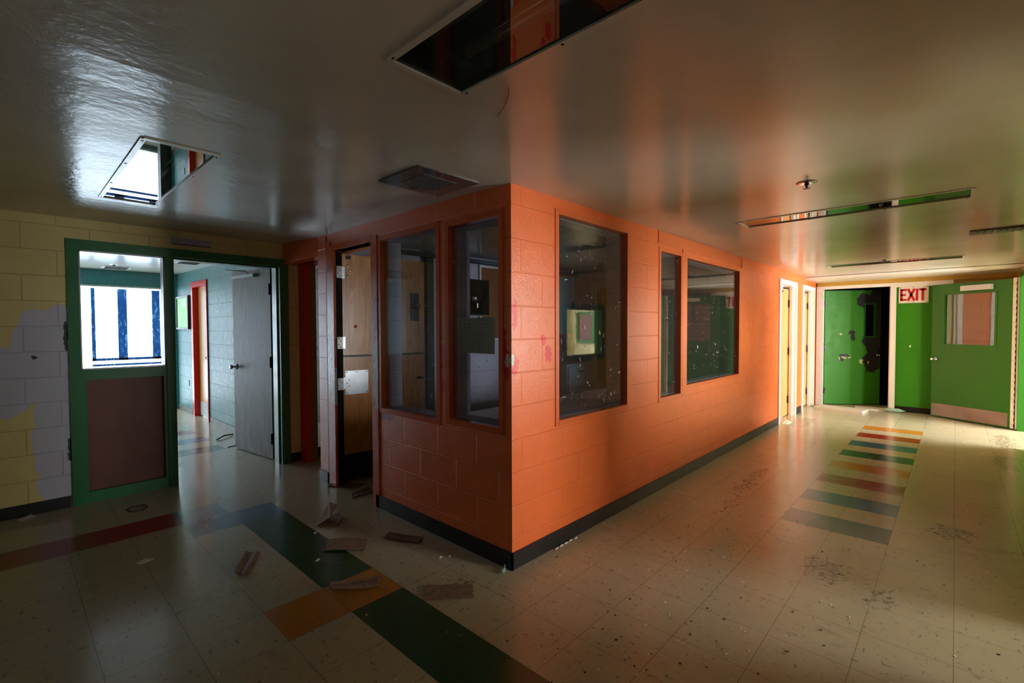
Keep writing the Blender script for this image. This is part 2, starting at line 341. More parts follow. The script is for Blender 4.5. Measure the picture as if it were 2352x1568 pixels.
# vinyl floor tiles
def floor_mat(name, col, fleck=.5, var=.1):
    N = NT(name); c = N.co(); N._x
    k = N.mix(N.ramp(N.noise(c, 1.1, 4), .3, .7), lin(col), tuple(x*(1-var) for x in lin(col)[:3])+(1,))
    fl = N.ramp(N.noise(c, 46, 2, .5, (1, .35, 1)), .665, .69); fl2 = N.ramp(N.noise(c, 52, 2, .5, (.35, 1, 1)), .675, .70)
    k = N.mix(N.math('MULTIPLY', N.math('MAXIMUM', fl, fl2), fleck), k, lin((52, 66, 66)))
    fl3 = N.ramp(N.noise(c, 61, 2, .5, (.5, 1, 1)), .70, .715)
    k = N.mix(N.math('MULTIPLY', fl3, fleck), k, lin((150, 92, 60)))
    sm = N.ramp(N.noise(c, 1.6, 9, .72), .53, .72); sm2 = N.ramp(N.noise(c, 14, 6, .7, (1, .3, 1)), .5, .72)
    k = N.mix(N.math('MULTIPLY', N.math('MULTIPLY', sm, sm2), .75), k, lin((46, 36, 26)))
    spots = N.blobs('f', [(2.6, -2.05, .16, .10), (1.35, -1.45, .15, .10), (1.2, -1.75, .12, .05), (6.6, -.25, .5, .12), (3.0, -.55, .5, .05), (5.5, -2.5, .4, .12), (6.9, -2.55, .5, .1), (2.1, -.62, .3, .02), (-1.1, 2.35, .05, .10), (-.3, .1, .04, .05)], .10, 9)
    k = N.mix(N.math('MULTIPLY', N.math('MULTIPLY', spots, N.ramp(N.noise(c, 34, 6, .7), .45, .6)), .8), k, lin((44, 32, 22)))
    gx = N.math('ABSOLUTE', N.math('SUBTRACT', N.math('FRACT', N.math('DIVIDE', N.math('ADD', N._x[0], .92+20*.3295), .3295)), .5))
    gy = N.math('ABSOLUTE', N.math('SUBTRACT', N.math('FRACT', N.math('DIVIDE', N.math('SUBTRACT', 2.385+20*.3415, N._x[1]), .3415)), .5))
    seam = N.math('GREATER_THAN', N.math('MAXIMUM', gx, gy), .4955)
    k = N.mix(N.math('MULTIPLY', seam, .55), k, lin((50, 44, 36)))
    N.put(N.b.inputs['Base Color'], k)
    N.put(N.b.inputs['Roughness'], N.ramp(N.noise(c, 3.3, 7, .65), .35, .7, .17, .265))
    N.b.inputs['Specular IOR Level'].default_value = .42
    nb = N.bump(N.noise(c, 3.5, 2), .25, .006); nb = N.bump(N.noise(c, 90, 3), .06, .002, nb)
    nb = N.bump(N.math('SUBTRACT', 1, seam), .3, .001, nb)
    N.put(N.b.inputs['Normal'], nb)
    return N.m
FM = [floor_mat('cream_fleck_floor_tile', (184, 174, 146)), floor_mat('green_floor_tile', (40, 78, 52), .2), floor_mat('blue_floor_tile', (60, 98, 128), .3),
      floor_mat('red_floor_tile', (146, 42, 26), .2), floor_mat('amber_floor_tile', (182, 120, 42), .3)]

# ------------------------------------------------------------------ floor
TX, TY = .3295, .3415
mb = MB(); verts = {}
i0, i1, j0, j1 = -12, 32, -20, 27
def gv(i, j):
    if (i, j) not in verts: verts[(i, j)] = mb.bm.verts.new((-.92+i*TX, 2.385-j*TY, 0))
    return verts[(i, j)]
def tilecol(x, y):
    if -.92 < x < -.59 and (.68 < y < 2.04 or -2.4 < y < .33): return 1
    if -1.25 < x < -.59 and .33 < y < .68: return 4
    if (-1.25 < x < -.92 and 2.04 < y < 2.72) or (-.92 < x < -.59 and 2.04 < y < 2.38): return 2
    if x < -1.25 and 2.385 < y < 2.72: return 3
    if -1.72 < y < -1.02 and 2.0 < x < 7.05:
        n = int(round((x-(2.045+TX/2))/TX))
        if n % 2 == 0: return (1, 2, 3, 4)[(n//2) % 4]
    if -.92 < x < -.26:
        if 4.78 < y < 5.11: return 1
        if 5.46 < y < 5.80: return 2
        if 6.14 < y < 6.48: return 3
    return 0
for i in range(i0, i1):
    for j in range(j0, j1):
        fc = mb.bm.faces.new((gv(i, j), gv(i, j+1), gv(i+1, j+1), gv(i+1, j)))
        fc.material_index = tilecol(-.92+(i+.5)*TX, 2.385-(j+.5)*TY)
tag(mb.build('floor', FM), 'cream fleck vinyl tile floor with coloured tile stripes and dirt', 'floor', kind='structure')

# ------------------------------------------------------------------ ceiling with real recesses
def CZ(x, y):
    P = ((-9, 2.44), (.05, 2.44), (.30, 2.449), (.62, 2.4515), (2.4, 2.455), (3.55, 2.50), (9.5, 2.61)); z = 2.44
    for (a, za), (b, zb) in zip(P, P[1:]):
        if a <= y <= b: z = za+(zb-za)*(y-a)/(b-a)
    return z+.002*max(x, 0)
FIX = [(-1.27, -.945, -2.10, -.625), (-1.70, -1.385, .81, 2.30), (2.175, 2.465, -2.11, -.64), (6.2, 6.5, -2.10, -.62)]
GR = [(4.12, 4.36, -2.46, -2.12)]
xs_ = sorted({-4.9, 9.8, 0, *[h[i] for h in FIX for i in (0, 1)]}); ys_ = sorted({-6.8, 9.4, .05, .30, .62, 2.4, 3.55, *[h[i] for h in FIX for i in (2, 3)]})
mb = MB()
for i in range(len(xs_)-1):
    for j in range(len(ys_)-1):
        cx, cy = (xs_[i]+xs_[i+1])/2, (ys_[j]+ys_[j+1])/2
        if any(h[0] < cx < h[1] and h[2] < cy < h[3] for h in FIX): continue
        q = [(xs_[i], ys_[j]), (xs_[i+1], ys_[j]), (xs_[i+1], ys_[j+1]), (xs_[i], ys_[j+1])]
        mb.poly([(a, b, CZ(a, b)) for a, b in q]); mb.poly([(a, b, CZ(a, b)+.03) for a, b in q][::-1])
bmesh.ops.remove_doubles(mb.bm, verts=mb.bm.verts, dist=1e-5)
tag(mb.build('ceiling', m_ceil), 'glossy grey cream ceiling with roller marks', 'ceiling', kind='structure')
# lowered white soffit in front of the end wall
mb = MB(); mb.box(7.95, 8.9, -2.75, -.001, 2.41, 2.45)
tag(mb.build('trim_1', m_white, bevel=.004), 'low white soffit strip above the green doors', 'soffit', kind='structure')
mb = MB(); mb.box(8.86, 8.9, -2.75, -.02, 2.335, 2.41)
tag(mb.build('trim_2', mat('mustard_paint_strip', (196, 160, 70), .45)), 'mustard strip of wall above the white door header', 'trim', kind='structure')

# ------------------------------------------------------------------ walls
ZT = 2.62
cells('y', 0, .18, 0, 2.67, 0, 2.50, [(1.645, 2.44, -1, 2.285), (.75, 1.51, .862, 2.28), (.1, .615, .885, 2.262)], 'wall_office_left', [m_or_y, m_lilac_y], 'short orange block face of the office with two windows and a doorway')
cells('x', 0, .18, .18, 8.9, 0, 2.50, [(.48, 1.435, .88, 2.335), (2.055, 2.51, .865, 2.262), (2.65, 4.275, .937, 2.258), (6.2, 7.2, -1, 2.25), (7.74, 8.62, -1, 2.25)], 'wall_office_right', [m_or_x, m_lilac], 'long orange block face of the office along the right corridor')
cells('x', 2.67, .08, .18, 4.6, 0, 2.50, [], 'wall_office_back', [m_lilac, m_dark], 'lilac back wall inside the office')
cells('y', 4.4, .1, .18, 2.67, 0, 2.50, [(1.45, 2.25, -1, 2.2)], 'wall_office_end', [m_lilac_y], 'lilac end wall inside the office with a brown door')
cells('x', 3.55, .18, -4.7, .2, 0, 2.62, [(-1.80, .05, -1, 2.32)], 'wall_left', [m_yel, m_teal], 'yellow block wall with a large lilac unpainted patch')
cells('y', .2, .1, 2.75, 3.55, 0, 2.62, [(2.80, 3.385, -1, 2.285)], 'wall_closet', [mat('mustard_closet_wall', (150, 104, 40), .45)], 'dark mustard wall around the red door frame')
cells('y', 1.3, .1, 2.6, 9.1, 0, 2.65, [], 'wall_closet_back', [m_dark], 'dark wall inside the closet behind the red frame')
cells('y', .12, .1, 3.73, 9.05, 0, 2.70, [(6.98, 7.88, -1, 2.33)], 'wall_corridor_right', [m_teal], 'pale teal block wall along the bright corridor')
cells('x', 9.0, .16, -4.7, .22, 0, 2.70, [(-3.3, .06, .06, 2.33)], 'wall_corridor_end', [m_teal_x], 'teal wall band above the bright corridor windows')
cells('y', -3.7, .1, 3.73, 9.05, 0, 2.70, [], 'wall_corridor_left', [m_teal], 'teal side wall of the bright corridor room')
cells('y', 8.9, .12, -2.0, .18, 0, 2.50, [(-1.165, -.10, -1, 2.275)], 'wall_far', [m_green_panel], 'green end wall panel beside the exit sign')
cells('y', 8.9, .12, -2.87, -2.0, 0, 2.50, [], 'wall_far_corner', [mat('ochre_paint_on_block', (178, 138, 44), .4, .1, 4, .4, block='y')], 'ochre block wall behind the open green door')
cells('x', -2.87, .12, -4.7, 8.9, 0, 2.50, [(.78, 1.5, -1, 2.15), (4.35, 5.45, 1.05, 1.87), (6.45, 8.0, -1, 2.27), (-3.7, -3.2, 1.3, 2.15), (1.9, 2.95, 1.0, 2.05)], 'wall_right', [m_cream_wall, m_green_wall], 'ochre cream block wall on the right side of the corridor')
cells('y', -4.8, .1, -2.87, 3.73, 0, 2.62, [], 'wall_back', [m_dim_wall], 'grey cream wall of the open hall')
cells('x', -6.6, .12, -1.2, 9.6, 0, 2.50, [(1.8, 3.0, .3, 2.3), (5.5, 8.9, .7, 2.3)], 'wall_side_room_window', [m_cream_wall], 'cream window wall of the side room')
cells('y', 9.5, .1, -6.6, -2.75, 0, 2.50, [], 'wall_side_room_end', [m_cream_wall_y], 'cream end wall of the side room')
cells('y', -1.2, .1, -6.6, -2.87, 0, 2.50, [], 'wall_side_room_near', [m_cream_wall_y], 'cream near wall of the side room')
# dark room behind the far green door
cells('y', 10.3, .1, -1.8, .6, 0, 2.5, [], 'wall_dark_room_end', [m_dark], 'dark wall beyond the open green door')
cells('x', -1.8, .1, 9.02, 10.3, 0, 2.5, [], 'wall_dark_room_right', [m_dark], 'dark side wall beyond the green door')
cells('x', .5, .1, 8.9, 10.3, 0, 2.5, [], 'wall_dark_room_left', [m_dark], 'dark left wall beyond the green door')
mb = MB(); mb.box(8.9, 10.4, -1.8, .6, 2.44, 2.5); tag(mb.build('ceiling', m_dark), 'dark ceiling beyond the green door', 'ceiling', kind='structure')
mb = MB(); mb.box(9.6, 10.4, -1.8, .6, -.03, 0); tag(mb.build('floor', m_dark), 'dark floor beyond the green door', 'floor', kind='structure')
# back of the two side doors
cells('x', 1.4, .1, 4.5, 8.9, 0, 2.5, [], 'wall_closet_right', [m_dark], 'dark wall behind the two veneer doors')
# door-head beam over the alcove
mb = MB(); mb.box(.0, .12, 2.67, 3.549, 2.27, 2.50)
tag(mb.build('trim_3', m_or_frame, bevel=.012), 'orange beam across the top of the red door alcove', 'beam', kind='structure')

# ------------------------------------------------------------------ baseboards
def base(name, segs, m, label, h=.109):
    mb = MB()
    for (x0, x1, y0, y1) in segs: mb.box(x0, x1, y0, y1, 0, h)
    return tag(mb.build(name, m, bevel=.004), label, 'baseboard', kind='structure')
base('baseboard_office', [(-.012, 0, -.012, 1.60), (-.012, 6.13, -.012, 0)], m_black, 'black vinyl baseboard around the orange corner')
base('baseboard_pillar', [(-.012, 0, 2.50, 2.67)], m_black, 'black base on the narrow orange pillar')
base('baseboard_left', [(-4.7, -1.81, 3.538, 3.55)], m_black, 'black baseboard under the yellow wall', .1)
base('baseboard_alcove', [(.055, .2, 3.538, 3.55)], m_black, 'short black baseboard beside the red frame', .1)
base('baseboard_closet', [(.31, 1.3, 3.53, 3.545), (1.285, 1.3, 2.8, 3.5)], m_black, 'black baseboard inside the dark closet', .12)
base('baseboard_corridor', [(.108, .12, 3.75, 6.90), (.108, .12, 7.96, 8.99)], m_greybase, 'scuffed grey baseboard on the teal wall', .095)
base('baseboard_far', [(8.886, 8.9, -2.74, -1.25)], m_black, 'black baseboard under the green end wall', .10)
base('baseboard_doors', [(7.27, 7.66, -.012, 0)], m_black, 'black base between the two veneer doors', .12)
base('baseboard_right', [(1.57, 6.39, -2.75, -2.738), (-4.7, .74, -2.75, -2.738)], m_black, 'black baseboard of the right corridor wall', .1)

# ------------------------------------------------------------------ screws helper
def screws(pts, d, rad, parent, m=m_dsteel, name='screw', world=True):
    first = None
    for p in pts:
        q = Vector(p)
        if world and parent is not None: q = frame_of(parent).inverted() @ q; dd = frame_of(parent).inverted().to_3x3() @ Vector(d)
        else: dd = Vector(d)
        if first is None:
            mb = MB(); mb.lathe((0, 0, 0), dd, [(0, rad), (.0015, rad*.9), (.0025, rad*.4)], n=8)
            first = o = mb.build(name, m, parent, world=False)
        else:
            o = first.copy(); COL.objects.link(o)
        o.location = q
    return first
def knob(parent, p, d, m=m_chrome, rr=.027, rose=.034, name='door_knob', world=True):
    mb = MB(); mb.lathe(p, d, [(0, rose), (.006, rose), (.012, rose*.6), (.03, .011), (.042, .011), (.05, rr*.85), (.062, rr), (.074, rr*.92), (.082, rr*.5)])
    return mb.build(name, m, parent, world=world)
def hinge(parent, p, axis, m, w=.035, h=.11, name='hinge', world=True):
    """p = knuckle centre, axis = direction the two leaves lie along"""
    mb = MB(); x, y, z = p
    mb.cyl((x, y, z-h/2), (x, y, z+h/2), .007, n=10)
    a = Vector((axis[0], axis[1], 0))*w; n_ = Vector((-axis[1], axis[0], 0))*.002
    for sgn in (1, -1):
        pts = [Vector(p)+a*sgn, Vector(p)]
        q = [pts[0]-n_, pts[1]-n_, pts[1]+n_, pts[0]+n_]
        lo = [mb.bm.verts.new((v.x, v.y, z-h/2)) for v in q]; hi = [mb.bm.verts.new((v.x, v.y, z+h/2)) for v in q]
        for i in range(4): mb.bm.faces.new((lo[i], lo[(i+1) % 4], hi[(i+1) % 4], hi[i]))
        mb.bm.faces.new(lo); mb.bm.faces.new(hi)
    return mb.build(name, m, parent, world=world)

# ------------------------------------------------------------------ office windows
def office_window(name, axis, u0, u1, z0, z1, label, fm, t=.035, extra=()):
    """steel frame around the opening, pane, inner lining; axis 'x' wall y=0, 'y' wall x=0"""
    o = thing(name, ((u0+u1)/2, .0, z0) if axis == 'x' else (0, (u0+u1)/2, z0), label, 'window', kind='structure')
    def B(mb, a, b, w0, w1, c, d):
        return mb.box(a, b, w0, w1, c, d) if axis == 'x' else mb.box(w0, w1, a, b, c, d)
    mb = MB()
    B(mb, u0-t, u0+.004, -.006, .06, z0-t, z1+t); B(mb, u1-.004, u1+t, -.006, .06, z0-t, z1+t)
    B(mb, u0, u1, -.006, .06, z0-t, z0+.004); B(mb, u0, u1, -.006, .06, z1-.004, z1+t)
    mb.build('window_frame', fm, o, bevel=.003)
    mb = MB(); B(mb, u0+.002, u1-.002, .026, .032, z0+.002, z1-.002); mb.build('glass_pane', m_gl, o)
    mb = MB()
    for (a, b, c, d) in ((u0, u0+.006, z0, z1), (u1-.006, u1, z0, z1), (u0, u1, z0, z0+.006), (u0, u1, z1-.006, z1)): B(mb, a, b, .075, .20, c, d)
    mb.build('reveal_lining', m_lilac_y, o)
    return o
w = office_window('window_1', 'y', .75, 1.51, .862, 2.28, 'scratched office window next to the plywood door', m_or_frame)
w = office_window('window_2', 'y', .105, .615, .885, 2.262, 'narrow office window with a paper sheet behind the glass', m_or_frame)
w = office_window('window_3', 'x', .48, 1.435, .88, 2.335, 'tall scratched office window nearest the orange corner', m_or_frame_x)
w = office_window('window_4', 'x', 2.055, 2.51, .865, 2.262, 'narrowest tall office window in the long orange wall', m_or_frame_x)
w = office_window('window_5', 'x', 2.65, 4.275, .937, 2.258, 'wide office window reflecting the exit sign', m_or_frame_x)
# flush steel sections round the paired windows
mb = MB(); mb.box(2.0, 4.37, -.008, 0, 2.33, 2.44); mb.box(2.51+.03, 2.62, -.008, 0, .83, 2.33); mb.box(4.33, 4.40, -.014, 0, 2.31, 2.44)
tag(mb.build('trim_4', m_or_frame_x, bevel=.003), 'flush orange steel panel above the paired windows', 'trim', kind='structure')
# steel door frame of the office door
mb = MB()
mb.box(-.012, .10, 1.52+.03, 1.645, 0, 2.33); mb.box(-.012, .07, 2.325, 2.395, 0, 2.33); mb.box(-.012, .10, 1.645, 2.325, 2.285, 2.34)
mb.box(-.006, .055, 2.395, 2.47, 0, 2.38)
tag(mb.build('trim_5', m_or_frame, bevel=.004), 'peeling orange steel frame of the office doorway', 'door frame', kind='structure')
mb = MB(); mb.box(.015, .075, 2.318, 2.325, 0, 2.28)
tag(mb.build('trim_6', m_seal), 'crumbling black lining inside the office door frame', 'trim', kind='structure')

# ------------------------------------------------------------------ plywood office door (split leaf), swung into the office
ang = math.atan2(2.29-2.385, .96-.10)
d1 = thing('door_1', (.085, 2.385, 0), 'split plywood office door standing open with a steel plate', 'door', ang, kind='structure')
L = .93
MB().box(0, L, -.02, .02, 1.275, 2.27).build('upper_leaf', m_ply, d1, world=False, bevel=.002)
MB().box(0, L, -.02, .02, .012, 1.262).build('lower_leaf', m_ply_dark, d1, world=False, bevel=.002)
MB().box(-.006, 0, -.021, .021, .012, 2.27).build('edge_strip', mat('red_brown_door_edge', (92, 44, 28), .4), d1, world=False)
MB().box(-.02, L+.5*0, -.05, -.02, 1.258, 1.276).build('ledge', m_black, d1, world=False, bevel=.002)
MB().box(.035, .27, -.0235, -.02, .885, 1.12).build('push_plate', m_steel, d1, world=False)
screws([(.05, -.0235, .90), (.255, -.0235, .90), (.05, -.0235, 1.105), (.255, -.0235, 1.105), (.05, -.0235, 1.0), (.15, -.0235, 1.105), (.07, -.0235, .97), (.07, -.0235, 1.03)], (0, -1, 0), .006, d1, world=False)
MB().box(.01, L-.02, -.0235, -.02, .02, .29).build('kick_plate', m_black, d1, world=False)
screws([(.07, -.0205, 2.16), (.095, -.0205, 2.11), (.075, -.0205, 2.055)], (0, -1, 0), .013, d1, m_chrome, 'bolt_head', world=False)
MB().box(.05, .105, -.0225, -.0202, 2.225, 2.26).build('number_tag', m_blackpl, d1, world=False)
MB().cyl((.145, -.0205, 1.56), (.145, -.022, 1.56), .016, n=20).build('red_sticker', m_redpl, d1, world=False)
MB().box(.76, .86, -.026, -.02, 1.62, 1.92).build('lock_plate', m_dsteel, d1, world=False, bevel=.002)
knob(d1, (.81, -.026, 1.78), (0, -1, 0), world=False)
knob(d1, (.86, -.02, 1.0), (0, -1, 0), m_dsteel, .014, .018, 'small_knob', world=False)
tg = NT('brass_ring'); tg.b.inputs['Base Color'].default_value = lin((150, 150, 110)); tg.b.inputs['Metallic'].default_value = 1; tg.b.inputs['Roughness'].default_value = .3
mb = MB(); mb.box(.015, .075, -.003, 0, 1.34, 1.465); mb.box(.015, .075, -.003, 0, .95, 1.06); mb.box(.015, .075, -.003, 0, 2.03, 2.14)
for z in (2.085, 1.40, 1.0):
    o = hinge(d1, (-.005, -.028, z), (1, 0), m_steel, .042, .115, world=False)
for z in (2.085, 1.40, 1.0):   # hinge leaves screwed to the jamb
    mb = MB(); mb.box(.015, .072, 2.3135, 2.3175, z-.057, z+.057); h = mb.build('jamb_hinge', m_steel, d1)
    screws([(.03, 2.3132, z+.04), (.05, 2.3132, z+.015), (.03, 2.3132, z-.015), (.05, 2.3132, z-.04)], (0, -1, 0), .006, d1)

# ------------------------------------------------------------------ green steel frame with fixed half-glazed side panel
fr = thing('window_6', (-.9, 3.6, 0), 'deep green steel door frame with a half glazed side panel', 'door frame', kind='structure')
Y0, Y1 = 3.532, 3.735
mb = MB()
mb.box(-1.80, -1.722, Y0, Y1, 0, 2.322); mb.box(-1.105, -1.034, Y0, Y1, 0, 2.322); mb.box(-.045, .05, Y0, Y1, 0, 2.322)
mb.box(-1.722, -1.105, Y0, Y1, 2.235, 2.322); mb.box(-1.034, -.045, Y0, Y1, 2.242, 2.322)
mb.box(-.062, -.045, Y0+.06, Y1-.02, 0, 2.242); mb.box(-1.034, -.045, Y0+.06, Y1-.02, 2.225, 2.242)
mb.build('frame', m_dgreen, fr, bevel=.005)
mb = MB(); mb.box(-1.722, -1.105, Y0+.015, Y1-.05, 1.09, 1.183); mb.box(-1.722, -1.105, Y0+.015, Y1-.05, 0, .10)
mb.box(-1.722, -1.69, Y0+.015, Y1-.05, .10, 1.09); mb.box(-1.13, -1.105, Y0+.015, Y1-.05, .10, 1.09)
mb.build('side_panel_rails', m_dgreen, fr, bevel=.004)
MB().box(-1.69, -1.13, Y0+.055, Y0+.085, .10, 1.09).build('infill_board', m_brown, fr)
MB().box(-1.722, -1.105, Y0+.05, Y0+.056, 1.183, 2.235).build('glass_pane', m_gl_clear, fr)
mb = MB()
for (a, b, c, d) in ((-1.722, -1.71, 1.183, 2.235), (-1.117, -1.105, 1.183, 2.235), (-1.722, -1.105, 1.183, 1.195), (-1.722, -1.105, 2.222, 2.235)): mb.box(a, b, Y0+.03, Y0+.05, c, d)
mb.build('glazing_bead', m_steel, fr)
for z in (.98, 1.04, 1.52, .82): MB().box(-1.034, -1.030, Y0+.08, Y0+.11, z, z+.025).build('strike_plate', m_steel, fr)

# weathered grey door leaf open into the corridor
ax_, ay_, bx_, by_ = -.03, 3.80, -.145, 4.745
d2 = thing('door_2', (ax_, ay_, 0), 'weathered grey door leaf standing open into the teal corridor', 'door', math.atan2(by_-ay_, bx_-ax_), kind='structure')
L = .95
MB().box(0, L, -.022, .022, .012, 2.26).build('leaf', m_wood_g, d2, world=False, bevel=.002)
knob(d2, (L-.07, .022, 1.06), (0, 1, 0), rr=.03, rose=.038, world=False)
knob(d2, (L-.07, -.022, 1.06), (0, -1, 0), rr=.03, rose=.038, world=False)
cl = MB().box(L-.62, L-.06, .024, .062, 2.165, 2.205).build('door_closer', m_alu, d2, world=False, bevel=.006)
MB().tube([(L-.5, .045, 2.205), (L-.52, .10, 2.235), (L-.38, .26, 2.24)], .008).build('closer_arm', m_alu, cl, world=False)
for z in (2.0, 1.15, .25): hinge(d2, (-.006, .0, z), (0, 1), m_dsteel, .045, .13, world=False)
MB().box(-.003, .0, -.015, .012, 1.70, 1.84).build('red_edge_label', m_redpl, d2, world=False)

# red framed door in the teal wall
rf = thing('door_3', (.1, 7.43, 0), 'yellow varnished door in a bright red frame on the teal wall', 'door', kind='structure')
mb = MB(); mb.box(.10, .225, 7.80, 7.90, 0, 2.36); mb.box(.10, .225, 6.96, 7.02, 0, 2.36); mb.box(.10, .225, 7.02, 7.80, 2.27, 2.36)
mb.build('frame', m_red, rf, bevel=.004)
lf = MB().box(.185, .225, 7.02, 7.80, .012, 2.27).build('leaf', m_wood_y, rf)
knob(rf, (.185, 7.09, 1.06), (-1, 0, 0), m_dsteel)
MB().box(.182, .185, 7.04, 7.78, .02, .26).build('kick_plate', m_alu, rf)
MB().box(.182, .185, 7.22, 7.30, 1.80, 1.86).build('door_label', m_paper, rf)

# red frame of the alcove closet
rf2 = thing('trim_7', (.2, 3.1, 0), 'dull red steel frame of the dark closet doorway', 'door frame', kind='structure')
mb = MB(); mb.box(.17, .21, 3.38, 3.549, 0, 2.43); mb.box(.185, .315, 2.76, 2.82, 0, 2.40); mb.box(.17, .25, 2.82, 3.38, 2.25, 2.43)
mb.build('frame', m_red, rf2, bevel=.004)

# narrow block pillar edge strip at the alcove
mb = MB(); mb.box(-.004, 0, 2.475, 2.495, .11, 2.44)
tag(mb.build('trim_8', mat('dark_maroon_joint', (70, 18, 16), .5)), 'dark maroon joint between pillar and door frame', 'trim', kind='structure')

# ------------------------------------------------------------------ two veneer doors with white frames in the long wall
def side_door(name, x0, x1, zt, label, wd):
    t = thing(name, ((x0+x1)/2, 0, 0), label, 'door', kind='structure')
    mb = MB(); mb.box(x0-.055, x0+.02, -.022, .14, 0, zt+.055); mb.box(x1-.02, x1+.055, -.022, .14, 0, zt+.055); mb.box(x0+.02, x1-.02, -.022, .14, zt-.02, zt+.055)
    mb.box(x0+.02, x0+.05, .03, .075, 0, zt-.02); mb.box(x1-.05, x1-.02, .03, .075, 0, zt-.02)
    mb.build('frame', m_white, t, bevel=.006)
    MB().box(x0+.05, x1-.03, .095, .135, .015, zt-.06).build('leaf', wd, t, bevel=.002)
    for z in (1.95, 1.12, .28): hinge(t, (x1-.05, .088, z), (1, 0), m_dsteel, .035, .12)
    MB().box(x0+.55, x0+.63, .092, .095, zt-.12, zt-.085).build('number_tag', m_blackpl, t)
    return t
side_door('door_4', 6.2, 7.2, 2.25, 'orange veneer door in a white frame next to the orange block wall', m_wood_l)
side_door('door_5', 7.74, 8.62, 2.25, 'pale veneer door in a white frame nearest the green doors', mat('pale_smooth_veneer', (228, 184, 128), .3, .1, 3, .5))

# ------------------------------------------------------------------ white frame of the far doors
fm_ = thing('trim_9', (8.88, -.65, 0), 'white steel frame around the peeling green door', 'door frame', kind='structure')
mb = MB(); mb.box(8.86, 9.02, -.10, -.012, 0, 2.335); mb.box(8.86, 9.02, -1.245, -1.165, 0, 2.335); mb.box(8.86, 9.02, -1.165, -.10, 2.275, 2.335)
mb.box(8.93, 8.97, -.125, -.10, 0, 2.275); mb.box(8.93, 8.97, -1.165, -1.145, 0, 2.275)
mb.build('frame', m_white, fm_, bevel=.006)
MB().box(8.866, 8.89, -2.0, -1.245, 2.255, 2.335).build('header', m_white, fm_, bevel=.004)
th = R(36)
d6 = thing('door_6', (8.985, -.125, 0), 'green door with peeled dark patches standing ajar at the corridor end', 'door', -math.pi/2+th, kind='structure')
Ld = 1.02
mb = MB()
for (a, b, c, d) in ((0, .74, .012, 2.26), (.90, Ld, .012, 2.26), (.74, .90, .012, 1.36), (.74, .90, 1.98, 2.26)): mb.box(a, b, -.022, .022, c, d)
mb.build('leaf', m_peel, d6, world=False)
mb = MB()
for (a, b, c, d) in ((.715, .74, 1.335, 2.005), (.90, .925, 1.335, 2.005), (.74, .90, 1.335, 1.36), (.74, .90, 1.98, 2.005)): mb.box(a, b, -.032, .03, c, d)
mb.build('vision_frame', m_green, d6, world=False, bevel=.003)
MB().box(.74, .90, -.003, .003, 1.36, 1.98).build('glass_pane', glass('dark_vision_glass', (.15, .15, .16)), d6, world=False)
hp = MB().box(.955, .985, -.030, -.022, .93, 1.13).build('handle_plate', m_steel, d6, world=False)
knob(d6, (.97, -.03, .985), (0, -1, 0), m_chrome, .022, .024, world=False)
for z in (2.0, 1.12, .28): hinge(d6, (-.006, -.03, z), (1, 0), m_dsteel, .03, .11, world=False)

# wide green door standing open across the corridor
ax_, ay_, bx_, by_ = 8.085, -2.665, 8.72, -1.755
d7 = thing('door_7', (ax_, ay_, 0), 'wide open bright green door with a yellowed window and kick plate', 'door', math.atan2(by_-ay_, bx_-ax_), kind='structure')
L = 1.11
mb = MB()
for (a, b, c, d) in ((0, .215, .015, 2.25), (.92, L, .015, 2.25), (.215, .92, .015, 1.245), (.215, .92, 2.07, 2.25)): mb.box(a, b, -.022, .022, c, d)
bmesh.ops.remove_doubles(mb.bm, verts=mb.bm.verts, dist=1e-5)
mb.build('leaf', m_green, d7, world=False)
mb = MB()
for (a, b, c, d) in ((.19, .217, 1.22, 2.095), (.918, .945, 1.22, 2.095), (.217, .918, 1.22, 1.247), (.217, .918, 2.068, 2.095)): mb.box(a, b, -.03, .03, c, d)
mb.build('vision_frame', m_green, d7, world=False, bevel=.003)
MB().box(.217, .918, -.003, .003, 1.247, 2.068).build('glass_pane', m_gl_far, d7, world=False)
MB().box(.245, .66, .022, .075, 2.115, 2.195).build('door_closer', m_alu, d7, world=False, bevel=.01)
MB().box(.03, 1.095, .022, .0245, .03, .235).build('kick_plate', m_kick, d7, world=False)
knob(d7, (1.055, .022, .99), (0, 1, 0), m_chrome, .027, .034, world=False)
# continuous white hinge: one perforated leaf on the door edge, one on the jamb
MB().box(-.045, -.001, .015, .0235, .015, 2.26).build('hinge_strip', m_white, d7, world=False)
for i in range(24): MB().cyl((-.048, .026, .04+i*.092), (-.048, .026, .085+i*.092), .0045, n=8).build('hinge_knuckle', m_dsteel, d7, world=False)
screws([(xx, .0235, .08+i*.19) for i in range(12) for xx in (-.012, -.034)], (0, 1, 0), .004, d7, world=False)
# its frame in the right wall
f7 = thing('trim_10', (7.5, -2.8, 0), 'bright green door frame in the right corridor wall', 'door frame', kind='structure')
mb = MB(); mb.box(7.965, 8.05, -2.89, -2.72, 0, 2.33); mb.box(6.40, 6.485, -2.89, -2.72, 0, 2.33); mb.box(6.485, 7.965, -2.89, -2.72, 2.25, 2.33)
mb.build('frame', m_green, f7, bevel=.004)
mb = MB(); mb.box(8.0, 8.045, -2.719, -2.70, .015, 2.26); mb.build('jamb_hinge_strip', m_white, f7)
